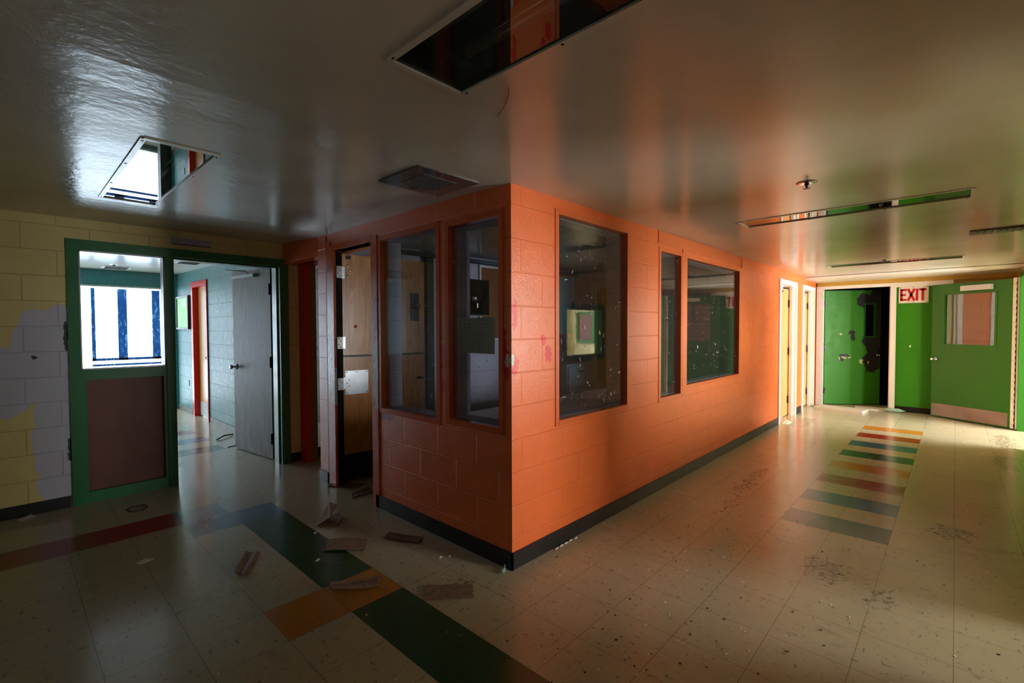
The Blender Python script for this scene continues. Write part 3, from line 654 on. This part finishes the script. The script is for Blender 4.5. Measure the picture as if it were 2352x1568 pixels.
# green framed window in the right wall
w7 = thing('window_7', (4.9, -2.8, 1.05), 'green framed window in the right corridor wall', 'window', kind='structure')
mb = MB()
for (a, b, c, d) in ((4.26, 4.36, .96, 1.96), (5.44, 5.54, .96, 1.96), (4.36, 5.44, .96, 1.06), (4.36, 5.44, 1.86, 1.96)): mb.box(a, b, -2.89, -2.73, c, d)
mb.build('window_frame', m_green, w7, bevel=.004)
MB().box(4.36, 5.44, -2.82, -2.814, 1.06, 1.86).build('glass_pane', m_gl_clear, w7)
w7b = thing('added_window_13', (2.42, -2.8, 1.0), 'added green framed window lighting the long orange wall, beside the nearer doorway', 'window', kind='structure')  # unseen opening, added so more light reaches the long orange wall
mb = MB()
for (a, b, c, d) in ((1.82, 1.91, .92, 2.13), (2.94, 3.03, .92, 2.13), (1.91, 2.94, .92, 1.01), (1.91, 2.94, 2.04, 2.13)): mb.box(a, b, -2.89, -2.73, c, d)
mb.build('window_frame', m_green, w7b, bevel=.004)
MB().box(1.91, 2.94, -2.82, -2.814, 1.01, 2.04).build('glass_pane', m_gl_clear, w7b)
# near doorway in the right wall
f8 = thing('trim_11', (1.1, -2.8, 0), 'green frame of the nearer doorway in the right wall', 'door frame', kind='structure')
mb = MB(); mb.box(.72, .80, -2.89, -2.73, 0, 2.2); mb.box(1.48, 1.56, -2.89, -2.73, 0, 2.2); mb.box(.8, 1.48, -2.89, -2.73, 2.13, 2.2)
mb.build('frame', m_green, f8, bevel=.004)
# side room: green window frame and a wood door on its end wall (seen mirrored in the office glass)
w8 = thing('window_8', (9.5, -6.0, 1.2), 'green framed window on the cream side room wall', 'window', kind='structure')
mb = MB()
for (a, b, c, d) in ((-6.15, -6.07, 1.1, 2.0), (-5.6, -5.52, 1.1, 2.0), (-6.07, -5.6, 1.1, 1.18), (-6.07, -5.6, 1.92, 2.0)): mb.box(9.44, 9.5, a, b, c, d)
mb.build('window_frame', m_green, w8, bevel=.003)
MB().box(9.47, 9.499, -6.07, -5.6, 1.18, 1.92).build('dark_board', m_brown, w8)
d8 = thing('door_8', (9.48, -3.7, 0), 'yellow varnished door on the side room end wall', 'door', kind='structure')
mb = MB(); mb.box(9.43, 9.5, -4.2, -4.13, 0, 2.2); mb.box(9.43, 9.5, -3.22, -3.15, 0, 2.2); mb.box(9.43, 9.5, -4.13, -3.22, 2.12, 2.2); mb.build('frame', m_green, d8)
MB().box(9.46, 9.499, -4.13, -3.22, .01, 2.12).build('leaf', m_wood_y, d8)
knob(d8, (9.46, -4.05, 1.0), (-1, 0, 0), m_chrome)

# ------------------------------------------------------------------ exterior windows
def ext_window(name, x0, x1, z0, z1, y, mull, label, m, bars=(), gl=None):
    t = thing(name, ((x0+x1)/2, y, z0), label, 'window', kind='structure')
    mb = MB(); d = .05
    for (a, b, c, e) in ((x0, x0+.04, z0, z1), (x1-.04, x1, z0, z1), (x0, x1, z0, z0+.04), (x0, x1, z1-.03, z1)): mb.box(a, b, y, y+d, c, e)
    mb.build('window_frame', m_white, t)
    mb = MB()
    for (a, b) in mull: mb.box(a, b, y-.02, y+.03, bars[0][0] if bars else z0, 2.27 if bars else z1)
    for (c, e) in bars: mb.box(-1.13 if bars else x0, x1-.2, y-.02, y+.03, c, e)
    mb.build('window_bars', m, t)
    MB().box(x0+.02, x1-.02, y+.035, y+.041, z0+.02, z1-.02).build('glass_pane', gl or m_gl_clear, t)
ext_window('window_9', -3.3, .06, .06, 2.33, 9.02, [(-1.13, -1.08), (-.77, -.64), (-.27, -.15), (-2.2, -2.05)], 'bright exterior window wall with scratched blue bars', m_bluebar, bars=[(.985, 1.03), (.89, .925)], gl=m_gl_plexi)
ext_window('window_10', 1.8, 3.0, .3, 2.3, -6.57, [(2.38, 2.42)], 'smaller exterior window of the side room', m_white)
ext_window('added_window_12', -3.7, -3.2, 1.3, 2.15, -2.84, [(-3.46, -3.44)], 'small added window brightening the hall, in the ochre cream wall', m_white)  # unseen rear opening, added to brighten the yellow wall and hall
ext_window('window_11', 5.5, 8.9, .7, 2.3, -6.57, [(6.6, 6.65), (7.75, 7.8)], 'wide exterior window of the side room', m_white)

# ------------------------------------------------------------------ ceiling fixtures
def troffer(loc, label, proto=None):
    x0, x1, y0, y1 = loc; cx, cy = (x0+x1)/2, (y0+y1)/2; wx, wy = x1-x0, y1-y0
    z = min(CZ(x0, y0), CZ(x0, y1)); t = thing('ceiling_light', (cx, cy, z), label, 'ceiling light')
    h = .13; zz = CZ(x0, y1)-z+.002
    mb = MB()
    A = [(-wx/2, -wy/2), (wx/2, -wy/2), (wx/2, wy/2), (-wx/2, wy/2)]
    B_ = [(a*.72, b*.97) for a, b in A]
    for i in range(4):
        a, b = A[i], A[(i+1) % 4]; c_, d_ = B_[i], B_[(i+1) % 4]
        z0a = .0 if a[1] < 0 else zz-.002; z0b = .0 if b[1] < 0 else zz-.002
        mb.poly([(a[0], a[1], z0a), (b[0], b[1], z0b), (d_[0], d_[1], h), (c_[0], c_[1], h)])
    mb.poly([(x_, y_, h) for x_, y_ in B_])
    mb.build('housing', m_housing, t, world=False)
    mb = MB()
    for (a, b, c_, d_) in ((-wx/2-.012, -wx/2+.012, -wy/2, wy/2), (wx/2-.012, wx/2+.012, -wy/2, wy/2), (-wx/2, wx/2, -wy/2-.012, -wy/2+.012), (-wx/2, wx/2, wy/2-.012, wy/2+.012)):
        v = []
        for (px, py) in ((a, c_), (b, c_), (b, d_), (a, d_)):
            s_ = zz*(py/wy+.5); v.append((px, py, s_))
        lo = [mb.bm.verts.new((p[0], p[1], p[2]-.007)) for p in v]; hi = [mb.bm.verts.new((p[0], p[1], p[2]+.002)) for p in v]
        for i in range(4): mb.bm.faces.new((lo[i], lo[(i+1) % 4], hi[(i+1) % 4], hi[i]))
        mb.bm.faces.new(lo[::-1]); mb.bm.faces.new(hi)
    mb.build('trim_frame', m_ceil, t, world=False)
    mb = MB(); v = [(px, py, zz*(py/wy+.5)+.001) for px, py in ((-wx/2+.012, -wy/2+.012), (wx/2-.012, -wy/2+.012), (wx/2-.012, wy/2-.012), (-wx/2+.012, wy/2-.012))]
    lo = [mb.bm.verts.new(p) for p in v]; hi = [mb.bm.verts.new((p[0], p[1], p[2]+.004)) for p in v]
    for i in range(4): mb.bm.faces.new((lo[i], lo[(i+1) % 4], hi[(i+1) % 4], hi[i]))
    mb.bm.faces.new(lo[::-1]); mb.bm.faces.new(hi)
    mb.build('cover_glass', m_gl_fix, t, world=False)
    for sx in (-.25, .25):
        tb = MB().cyl((wx*sx, -wy/2+.12, .075), (wx*sx, wy/2-.12, .075), .019, n=16).build('lamp_tube', m_tube, t, world=False)
    for e in (-1, 1): MB().box(-wx*.36, wx*.36, e*(wy/2-.11)-.02, e*(wy/2-.11)+.02, .045, .12).build('lamp_holder', m_housing, t, world=False)
    pts = []
    for px in (-wx/2, wx/2):
        for py in (-wy/2+.03, -wy*.17, wy*.17, wy/2-.03): pts.append((px, py, zz*(py/wy+.5)-.007))
    screws(pts, (0, 0, -1), .006, t, world=False)
troffer(FIX[0], 'large dark ceiling light with faint lamp reflectors behind its glossy cover')
troffer(FIX[1], 'ceiling light mirroring the bright window, above the green frame')
troffer(FIX[2], 'long ceiling light beyond a sprinkler, its cover reflecting green and orange')
troffer(FIX[3], 'thin dark ceiling light just before the low white soffit')

def tray(x0, x1, y0, y1, label, grille, plate):
    cx, cy = (x0+x1)/2, (y0+y1)/2; z = CZ(cx, cy); t = thing('ceiling_vent', (cx, cy, z), label, 'ceiling vent')
    wx, wy = (x1-x0)/2, (y1-y0)/2
    MB().box(-wx, wx, -wy, wy, -.012, -.001).build('plate', plate, t, world=False, bevel=.003)
    gx, gy = wx*grille[0], wy*grille[1]
    MB().box(-gx, gx, -gy, gy, -.0145, -.012).build('grille', grille[2], t, world=False)
    mb = MB()
    if grille[3]:
        for i in range(17):
            for j in range(13):
                px, py = -gx+gx*2*(i+.5)/17, -gy+gy*2*(j+.5)/13
                mb.box(px-.0018, px+.0018, py-.0018, py+.0018, -.0152, -.0145)
        tag(mb.build('perforations', m_alu, t, world=False), kind='stuff')
    else:
        for i in range(9):
            py = -gy+gy*2*(i+.5)/9; mb.box(-gx, gx, py-.004, py+.004, -.022, -.0145)
        mb.build('slats', m_housing, t, world=False)
    screws([(a*wx*.92, b*wy*.92, -.012) for a in (-1, 0, 1) for b in (-1, 1)], (0, 0, -1), .005, t, world=False)
m_vplate = mat('glossy_grey_vent_plate', (84, 76, 76), .12, .2, 9, .8, coat=.6, dirt=.3)
m_vdark = mat('dark_vent_mesh', (22, 20, 22), .4, .1, 9, .5)
tray(-.585, -.13, .150, .565, 'square ceiling vent with a dark perforated grille by the orange corner', (.55, .55, m_vdark, True), m_vplate)
tray(4.12, 4.37, -2.62, -2.12, 'slatted ceiling vent between the white soffit and the sprinkler', (.8, .85, m_housing, False), m_housing)
tray(-1.05, -.68, 8.1, 8.5, 'small ceiling vent by the bright corridor windows', (.8, .8, m_cab_d, False), m_alu)
tray(-.40, -.10, 6.2, 6.6, 'ceiling vent in the corridor above the grey door', (.8, .85, m_cab_d, False), m_alu)
def sprinkler(x, y, label):
    z = CZ(x, y); t = thing('sprinkler_head', (x, y, z), label, 'fire sprinkler'); t.scale = (1.15, 1.15, .6)
    MB().lathe((0, 0, -.0), (0, 0, -1), [(0, .05), (.004, .05), (.009, .042), (.012, .02)]).build('escutcheon', m_chrome, t, world=False)
    mb = MB(); mb.cyl((0, 0, -.012), (0, 0, -.03), .011); mb.tube([(-.014, 0, -.03), (-.016, 0, -.05), (0, 0, -.062)], .003); mb.tube([(.014, 0, -.03), (.016, 0, -.05), (0, 0, -.062)], .003)
    mb.box(-.016, .016, -.004, .004, -.034, -.028); mb.cyl((0, 0, -.03), (0, 0, -.06), .003)
    mb.build('sprinkler_body', m_dsteel, t, world=False)
    MB().cyl((0, 0, -.062), (0, 0, -.064), .018).build('deflector', m_dsteel, t, world=False)
sprinkler(1.282, -1.34, 'ceiling sprinkler between the two long ceiling lights')
sprinkler(6.02, -1.318, 'small ceiling sprinkler beside the thin light before the white soffit')
sprinkler(-.95, 7.85, 'ceiling sprinkler seen through the green framed glass')

# ------------------------------------------------------------------ signs
sg = thing('exit_sign', (8.885, -1.48, 2.11), 'white sign with red EXIT letters on the green panel', 'sign')
MB().box(8.883, 8.898, -1.683, -1.277, 1.962, 2.262).build('sign_board', m_white_pl, sg, bevel=.002)
def letter(strokes, y0, wd, z0, h, t=.045):
    mb = MB(); X = 8.8795
    for st in strokes:
        (a, b), (c, d) = st
        p, q = Vector((0, y0-a*wd, z0+b*h)), Vector((0, y0-c*wd, z0+d*h)); dr = (q-p).normalized()*t/2; nn = Vector((0, -dr.z, dr.y))
        e = dr*0
        pts = [p-e+nn, q+e+nn, q+e-nn, p-e-nn]
        lo = [mb.bm.verts.new((X, v.y, v.z)) for v in pts]; hi = [mb.bm.verts.new((X+.0035, v.y, v.z)) for v in pts]
        for i in range(4): mb.bm.faces.new((lo[i], lo[(i+1) % 4], hi[(i+1) % 4], hi[i]))
        mb.bm.faces.new(lo); mb.bm.faces.new(hi)
    return mb
zz0, hh = 2.005, .21; k_ = .105
letter([((.14, 0), (.14, 1)), ((0, .08), (1, .08)), ((0, .92), (1, .92)), ((0, .5), (.85, .5))], -1.302, .085, zz0, hh, .034).build('letter_e', m_redink, sg)
letter([((0.05, 0), (.95, 1)), ((.05, 1), (.95, 0))], -1.400, .098, zz0, hh, .036).build('letter_x', m_redink, sg)
letter([((0, 0), (0, 1))], -1.528, .09, zz0, hh, .036).build('letter_i', m_redink, sg)
letter([((.5, 0), (.5, 1)), ((0, .92), (1, .92))], -1.555, .10, zz0, hh, .036).build('letter_t', m_redink, sg)
screws([(8.883, a, b) for a in (-1.295, -1.48, -1.665) for b in (1.978, 2.246)], (-1, 0, 0), .007, sg)
lb = thing('door_label_strip', (-.88, 3.545, 2.4), 'blank lilac label strip above the green door frame', 'label')
MB().box(-1.05, -.71, 3.541, 3.549, 2.372, 2.435).build('strip', mat('lilac_label_card', (176, 172, 184), .6), lb)
MB().box(-1.045, -.715, 3.538, 3.541, 2.366, 2.376).build('lower_edge', mat('torn_strip_edge', (90, 84, 80), .7), lb)
# notice board on teal wall
nb_ = thing('notice_board', (.1, 8.42, 1.86), 'lime green notice board on the teal corridor wall', 'notice board')
MB().box(.085, .118, 8.02, 8.82, 1.56, 2.13).build('board', m_boardgreen, nb_)
mb = MB()
for (a, b, c, d) in ((8.0, 8.03, 1.54, 2.15), (8.81, 8.84, 1.54, 2.15), (8.03, 8.81, 1.54, 1.57), (8.03, 8.81, 2.12, 2.15)): mb.box(.07, .12, a, b, c, d)
mb.build('frame', m_cab_d, nb_)
MB().box(.083, .085, 8.15, 8.45, 1.95, 2.08).build('notice_paper', m_paper, nb_)
ol = thing('wall_outlet', (.115, 7.98+.25, .55), 'small grey outlet low on the teal wall', 'outlet')
MB().box(.112, .12, 8.2, 8.27, .5, .61).build('cover_plate', m_greybase, ol, bevel=.002)
MB().box(.110, .112, 8.222, 8.248, .52, .59).build('socket', m_blackpl, ol)

# ------------------------------------------------------------------ inside the office
ct = thing('counter', (1.1, .5, .84), 'pale counter under the office windows by the corner', 'counter')
MB().box(.185, 3.2, .185, .92, .80, .84).build('worktop', m_counter, ct, bevel=.006)
MB().box(.22, 3.1, .22, .80, .0, .80).build('base_cabinet', m_cab_d, ct, bevel=.004)
pd = thing('paper_towel_dispenser', (1.95, 2.6, 1.9), 'black smoked plastic paper towel dispenser on the lilac wall', 'dispenser')
mb = MB(); mb.box(1.74, 2.17, 2.43, 2.668, 1.71, 2.16); mb.build('cover', m_blackpl, pd, bevel=.045, seg=4, smooth=True)
MB().box(1.95, 1.965, 2.422, 2.43, 1.80, 1.86).build('latch', m_chrome, pd, bevel=.006)
MB().box(1.80, 2.11, 2.45, 2.60, 1.695, 1.712).build('paper_slot', m_cab_d, pd)
cb_ = thing('cork_board', (2.6, 2.65, 1.9), 'brown cork board beside the black dispenser', 'cork board')
MB().box(2.23, 3.25, 2.645, 2.668, 1.40, 2.36).build('cork', m_cork, cb_)
mb = MB()
for (a, b, c, d) in ((2.20, 2.23, 1.37, 2.39), (3.25, 3.28, 1.37, 2.39), (2.23, 3.25, 1.37, 1.40), (2.23, 3.25, 2.36, 2.39)): mb.box(a, b, 2.64, 2.668, c, d)
mb.build('frame', m_alu, cb_, bevel=.003)
cal = thing('paper_sheet', (.075, .43, 1.49), 'pale green gridded paper sheet taped behind the narrow window', 'paper')
MB().box(.072, .0735, .222, .60, 1.362, 1.612).build('sheet', m_paper, cal)
mb = MB(); rr = random.Random(3)
for i in range(7):
    for j in range(9):
        if rr.random() < .75:
            yy = .58-i*.047-rr.random()*.008; z_ = 1.595-j*.026
            mb.box(.0712, .072, yy-.022*rr.uniform(.5, 1), yy, z_-.0035, z_)
tag(mb.build('printed_rows', m_ink, cal), kind='stuff')
MB().tube([(1.0, 2.55, 2.41), (4.3, 2.55, 2.41)], .03, n=16).build('conduit', m_pipe, None)
bpy.data.objects['conduit']['label'] = 'thick grey conduit under the office ceiling'; bpy.data.objects['conduit']['category'] = 'pipe'
lc = thing('filing_cabinet', (3.75, 2.4, 0), 'blue grey metal filing cabinet in the office corner', 'cabinet')
MB().box(3.45, 4.08, 2.12, 2.66, .0, 1.0).build('body', m_cab, lc, bevel=.006)
for k2 in range(4):
    dr = MB().box(3.47, 4.06, 2.10, 2.12, .03+k2*.24, .25+k2*.24).build('drawer', m_cab, lc, bevel=.004)
    MB().box(3.70, 3.84, 2.085, 2.10, .16+k2*.24, .18+k2*.24).build('drawer_handle', m_chrome, dr, bevel=.003)
lk = thing('wall_locker', (3.7, 2.5, 1.4), 'blue grey wall locker above the filing cabinet', 'locker')
MB().box(3.45, 3.98, 2.36, 2.668, 1.45, 2.32).build('body', m_cab, lk, bevel=.006)
ld = MB().box(3.47, 3.96, 2.345, 2.36, 1.47, 2.30).build('door', m_cab, lk, bevel=.003)
MB().box(3.88, 3.91, 2.33, 2.345, 1.8, 1.95).build('door_handle', m_chrome, ld, bevel=.003)
d9 = thing('door_9', (4.4, 1.85, 0), 'brown door in a pale frame inside the office', 'door', kind='structure')
mb = MB(); mb.box(4.37, 4.51, 1.38, 1.47, 0, 2.27); mb.box(4.37, 4.51, 2.23, 2.32, 0, 2.27); mb.box(4.37, 4.51, 1.47, 2.23, 2.18, 2.27); mb.build('frame', m_alu, d9, bevel=.004)
MB().box(4.43, 4.47, 1.47, 2.23, .012, 2.18).build('leaf', m_wood_b, d9)
knob(d9, (4.43, 1.55, 1.0), (-1, 0, 0), m_dsteel)

# ------------------------------------------------------------------ litter on the floor
def strip(pts, label, m=m_card, thick=.006, wob=.008, seed=0, name='veneer_scrap', lift=.0, fold=None):
    """curled veneer board: four floor corners in order, ripple in z"""
    rnd = random.Random(seed); P = [Vector((*p, 0)) for p in pts]; c_ = sum(P, Vector())/4
    nx, ny = 24, 8; top = []; mb = MB(); ph = rnd.uniform(0, 6)
    prof = [rnd.uniform(-1, 1) for _ in range(ny+1)]
    for i in range(nx+1):
        row = []
        for j in range(ny+1):
            a, b = i/nx, j/ny
            jag = rnd.uniform(-.006, .006) if i in (0, nx) else 0
            p = P[0]*(1-a)*(1-b)+P[1]*a*(1-b)+P[2]*a*b+P[3]*(1-a)*b
            d = (P[1]-P[0]).normalized(); p = p+d*jag
            z = wob*(.5+.5*math.sin(b*7+ph+a*1.5))+wob*.6*prof[j]*.5+wob*.5*math.sin(a*5+ph)+wob*.9+lift
            row.append(Vector((p.x, p.y, max(z, 0)+.001))-Vector((c_.x, c_.y, 0)))
        top.append(row)
    T = [[mb.bm.verts.new(v+Vector((0, 0, thick))) for v in row] for row in top]
    B_ = [[mb.bm.verts.new(v) for v in row] for row in top]
    for i in range(nx):
        for j in range(ny):
            mb.bm.faces.new((T[i][j], T[i+1][j], T[i+1][j+1], T[i][j+1])); mb.bm.faces.new((B_[i][j], B_[i][j+1], B_[i+1][j+1], B_[i+1][j]))
    for i in range(nx):
        mb.bm.faces.new((T[i][0], B_[i][0], B_[i+1][0], T[i+1][0])); mb.bm.faces.new((T[i][ny], T[i+1][ny], B_[i+1][ny], B_[i][ny]))
    for j in range(ny):
        mb.bm.faces.new((T[0][j], T[0][j+1], B_[0][j+1], B_[0][j])); mb.bm.faces.new((T[nx][j], B_[nx][j], B_[nx][j+1], T[nx][j+1]))
    zmin = min(v.co.z for v in mb.bm.verts)
    for v in mb.bm.verts: v.co.z -= zmin-.0005
    o = mb.build(name, m); o.location = (c_.x, c_.y, 0); tag(o, label, 'veneer scrap', 'torn veneer scraps on the floor'); return o
strip([(-1.231, 1.217), (-1.076, 1.496), (-1.013, 1.41), (-1.182, 1.148)], 'narrow scrap lying alone on pale tiles beside the dark green stripe', seed=1, wob=.010)
strip([(-.594, 1.269), (-.404, 1.053), (-.513, .922), (-.705, 1.131)], 'flat wide scrap overlapping the edge of the dark green stripe', seed=2, wob=.006)
strip([(-.242, 1.039), (-.112, .788), (-.188, .736), (-.319, .992)], 'dark narrow scrap beside the black baseboard of the orange wall', m_card_d, seed=3, wob=.005)
strip([(-.885, .655), (-.630, .525), (-.690, .436), (-.915, .580)], 'rippled scrap lying on the amber tiles', seed=4, wob=.014)
strip([(-.492, .254), (-.298, .044), (-.378, -.052), (-.588, .125)], 'wide rectangular scrap on cream tiles beyond the amber tiles', m_card, seed=5, wob=.006)
strip([(.02, 2.50), (.22, 2.22), (.12, 2.16), (-.06, 2.40)], 'dark scrap on the office threshold, the one nearer the hinges', m_card_d, seed=6, wob=.004)
strip([(.20, 2.09), (.15, 1.93), (-.06, 1.93), (-.01, 2.02)], 'dark scrap on the threshold, the one touching the window side jamb', m_card_d, seed=7, wob=.005, lift=.0)
# folded scrap: a lower flap and a lifted triangular fold
o = thing('folded_veneer_scrap', (-.42, 1.58, 0), 'folded scrap with a raised pale flap near the office doorway', 'veneer scrap', group='torn veneer scraps on the floor')
mb = MB()
def slab(mb, pts, t=.005):
    lo = [mb.bm.verts.new(p) for p in pts]; hi = [mb.bm.verts.new((p[0], p[1], p[2]+t)) for p in pts]; n = len(pts)
    for i in range(n): mb.bm.faces.new((lo[i], lo[(i+1) % n], hi[(i+1) % n], hi[i]))
    mb.bm.faces.new(lo[::-1]); mb.bm.faces.new(hi)
slab(mb, [(-.55, 1.57, .001), (-.44, 1.45, .001), (-.33, 1.58, .012), (-.31, 1.68, .012), (-.42, 1.66, .004)]); mb.build('lower_flap', m_card, o)
mb = MB(); slab(mb, [(-.55, 1.575, .008), (-.45, 1.55, .05), (-.33, 1.66, .085), (-.36, 1.75, .09), (-.44, 1.68, .02)]); mb.build('raised_flap', m_card_in, o)

def small(name, mb, m, label, cat, loc=(0, 0, 0), bevel=0, group=None):
    o = mb.build(name, m, bevel=bevel); o.location = loc; return tag(o, label, cat, group)
# twisted dark stick and thin strip in the corridor
small('wooden_stick', MB().tube([(-.20, 5.40, .012), (-.08, 5.52, .03), (.06, 5.60, .014)], .010, n=8), m_card_d, 'dark wooden stick lying in the bright corridor', 'stick')
small('metal_strip', MB().box(-.23, .05, 4.90, 4.912, .001, .007, rz=.35), m_dsteel, 'thin dark strip lying on the corridor floor', 'strip')
# black open ring by the green panel
mb = MB(); ring = [(-1.50, 3.08), (-1.46, 3.135), (-1.37, 3.12), (-1.36, 3.05), (-1.41, 2.985), (-1.48, 3.01)]
mb.tube([(a, b, .005) for a, b in ring+ring[:1]], .0045, n=6)
small('wire_loop', mb, m_blackpl, 'thin black wire loop on the floor below the brown panel', 'wire')
mb = MB(); mb.lathe((0, 0, .011), (.85, .5, .05), [(0, .009), (.05, .010), (.055, .006), (.075, .006), (.078, .009), (.09, .009)], n=14)
small('plastic_vial', mb, m_plastic, 'small clear plastic vial at the foot of the orange corner', 'vial', (-.085, .005, 0))
# items at the corridor end
small('fallen_board', MB().box(8.20, 8.58, -.88, -.12, .001, .045, rz=-.12), m_dirtw, 'grubby white board lying flat before the peeling green door', 'board', bevel=.003)
small('fallen_board', MB().box(8.72, 9.02, -1.14, -.66, .001, .022, rz=.12), m_dirtw, 'shorter white board lying in the doorway of the peeling green door', 'board', bevel=.003)
bt = thing('plastic_bottle', (8.72, -1.26, .04), 'clear green plastic bottle lying by the white door frame', 'bottle')
MB().lathe((8.72, -1.12, .04), (.0, -1, 0), [(0, .02), (.005, .036), (.19, .036), (.22, .03), (.25, .013), (.27, .013)], n=18).build('bottle_body', m_plastic, bt)
MB().lathe((8.72, -1.39, .04), (0, -1, 0), [(0, .015), (.02, .015)], n=14).build('bottle_cap', m_greybase, bt)
mb = MB(); slab(mb, [(6.22, -.05, .002), (6.42, -.06, .05), (6.36, -.16, .02), (6.20, -.13, .002)], .004)
small('paper_scrap', mb, m_paper, 'curled paper scrap at the end of the orange wall base', 'paper')
mb = MB(); slab(mb, [(-1.62, 1.87, .001), (-1.56, 1.90, .003), (-1.53, 1.85, .003), (-1.60, 1.83, .001)], .003)
small('paint_chip', mb, m_white, 'white paint chip on the dark floor below the red tile stripe', 'paint chip')
mb = MB(); slab(mb, [(-2.14, 3.47, .001), (-2.06, 3.49, .02), (-2.03, 3.44, .012), (-2.11, 3.42, .001)], .003)
small('crumpled_wrapper', mb, m_alu, 'crumpled silver wrapper against the black baseboard under the yellow wall', 'wrapper')
for (x, y, lab) in ((-.22, .45, 'white paint chip beside the short office wall, the larger one'), (-.17, .42, 'white paint chip beside the short office wall, the smaller one'), (-.80, 1.02, 'white chip on the dark green stripe'), (-.62, 1.45, 'white chip between folded scrap and green stripe')):
    mb = MB(); s_ = random.uniform(.010, .02); slab(mb, [(x, y, .001), (x+s_*1.6, y+s_*.3, .006), (x+s_, y+s_, .008), (x-s_*.3, y+s_*.8, .002)], .003)
    small('paint_chip', mb, m_white, lab, 'paint chip')
mb = MB()
for i in range(5): mb.cyl((.40+i*.055, -.030-.01*random.random(), .004), (.44+i*.055, -.026-.01*random.random(), .004), .004, n=6)
small('plaster_crumbs', mb, m_white, 'line of white plaster crumbs along the black base right of the corner', 'plaster crumbs').__setitem__('kind', 'stuff')
mb = MB(); rr = random.Random(11)
for i in range(420):
    x, y = rr.uniform(-2.0, 8.5), rr.uniform(-2.6, 3.4)
    if rr.random() < .55: x, y = rr.gauss(.3, .9), rr.gauss(-.9, .5)
    if x > -.03 and y > -.03 and y < 3.5: continue
    if y > 3.4 or y < -2.7 or x > 8.6: continue
    s_ = rr.uniform(.0025, .006); a = rr.uniform(0, 6.28)
    p = [(x+s_*math.cos(a+q)*rr.uniform(.6, 1.5), y+s_*math.sin(a+q)*rr.uniform(.6, 1.5), .0006) for q in (0, 1.6, 3.1, 4.7)]
    lo = [mb.bm.verts.new(v) for v in p]; hi = [mb.bm.verts.new((v[0], v[1], .0006+s_*.5)) for v in p]; mi = 0 if rr.random() < .55 else 1
    for q in range(4): mb.bm.faces.new((lo[q], lo[(q+1) % 4], hi[(q+1) % 4], hi[q])).material_index = mi
    mb.bm.faces.new(lo[::-1]).material_index = mi; mb.bm.faces.new(hi).material_index = mi
o = mb.build('floor_grit', [m_white, m_black]); tag(o, 'scattered white and dark grit over the tile floor', 'grit', kind='stuff')

mb = MB(); mb.tube([(x, y, 2.4388) for x, y in ((-.861, -.797), (-.828, -.766), (-.804, -.735), (-.78, -.705), (-.759, -.675), (-.738, -.637), (-.721, -.60))], .0012, n=5)
small('dark_thread', mb, m_blackpl, 'dark curved thread stuck to the ceiling above the orange corner', 'thread')

# paint flecks and scrape marks stuck on the panes of the office windows
def flecks(win, axis, u0, u1, z0, z1, n, seed, smin=.006, smax=.03):
    rr = random.Random(seed); mb = MB()
    for _ in range(n):
        a, z = rr.uniform(u0, u1), z0+(z1-z0)*rr.random()**1.3; w_ = rr.uniform(.002, .006) if rr.random() < .7 else rr.uniform(.006, .016); h_ = rr.uniform(smin, smax)
        if rr.random() < .3: w_, h_ = h_, w_
        sk = rr.uniform(-.012, .012); P = [(a, z), (a+w_, z+rr.uniform(0, .004)), (a+w_+sk, z+h_), (a+sk, z+h_*.8)]
        q = lambda p, d: (p[0], d, p[1]) if axis == 'x' else (d, p[0], p[1])
        lo = [mb.bm.verts.new(q(p, .0252)) for p in P]; hi = [mb.bm.verts.new(q(p, .0262)) for p in P]
        for i in range(4): mb.bm.faces.new((lo[i], lo[(i+1) % 4], hi[(i+1) % 4], hi[i]))
        mb.bm.faces.new(lo); mb.bm.faces.new(hi)
    tag(mb.build('paint_flecks', m_fleck, win), kind='stuff')
m_fleck = mat('pale_paint_fleck', (200, 200, 205), .6, .1, 20, .3)
W_ = {o.name: o for o in bpy.data.objects}
flecks(W_['window_3'], 'x', .55, 1.35, .92, 1.75, 46, 5, .008, .045)
flecks(W_['window_3'], 'x', .55, 1.2, 1.75, 2.15, 10, 6, .006, .03)
flecks(W_['window_5'], 'x', 2.9, 4.0, 1.0, 1.5, 9, 8, .01, .04)
flecks(W_['window_1'], 'y', .8, 1.2, 1.1, 1.9, 8, 9, .004, .02)
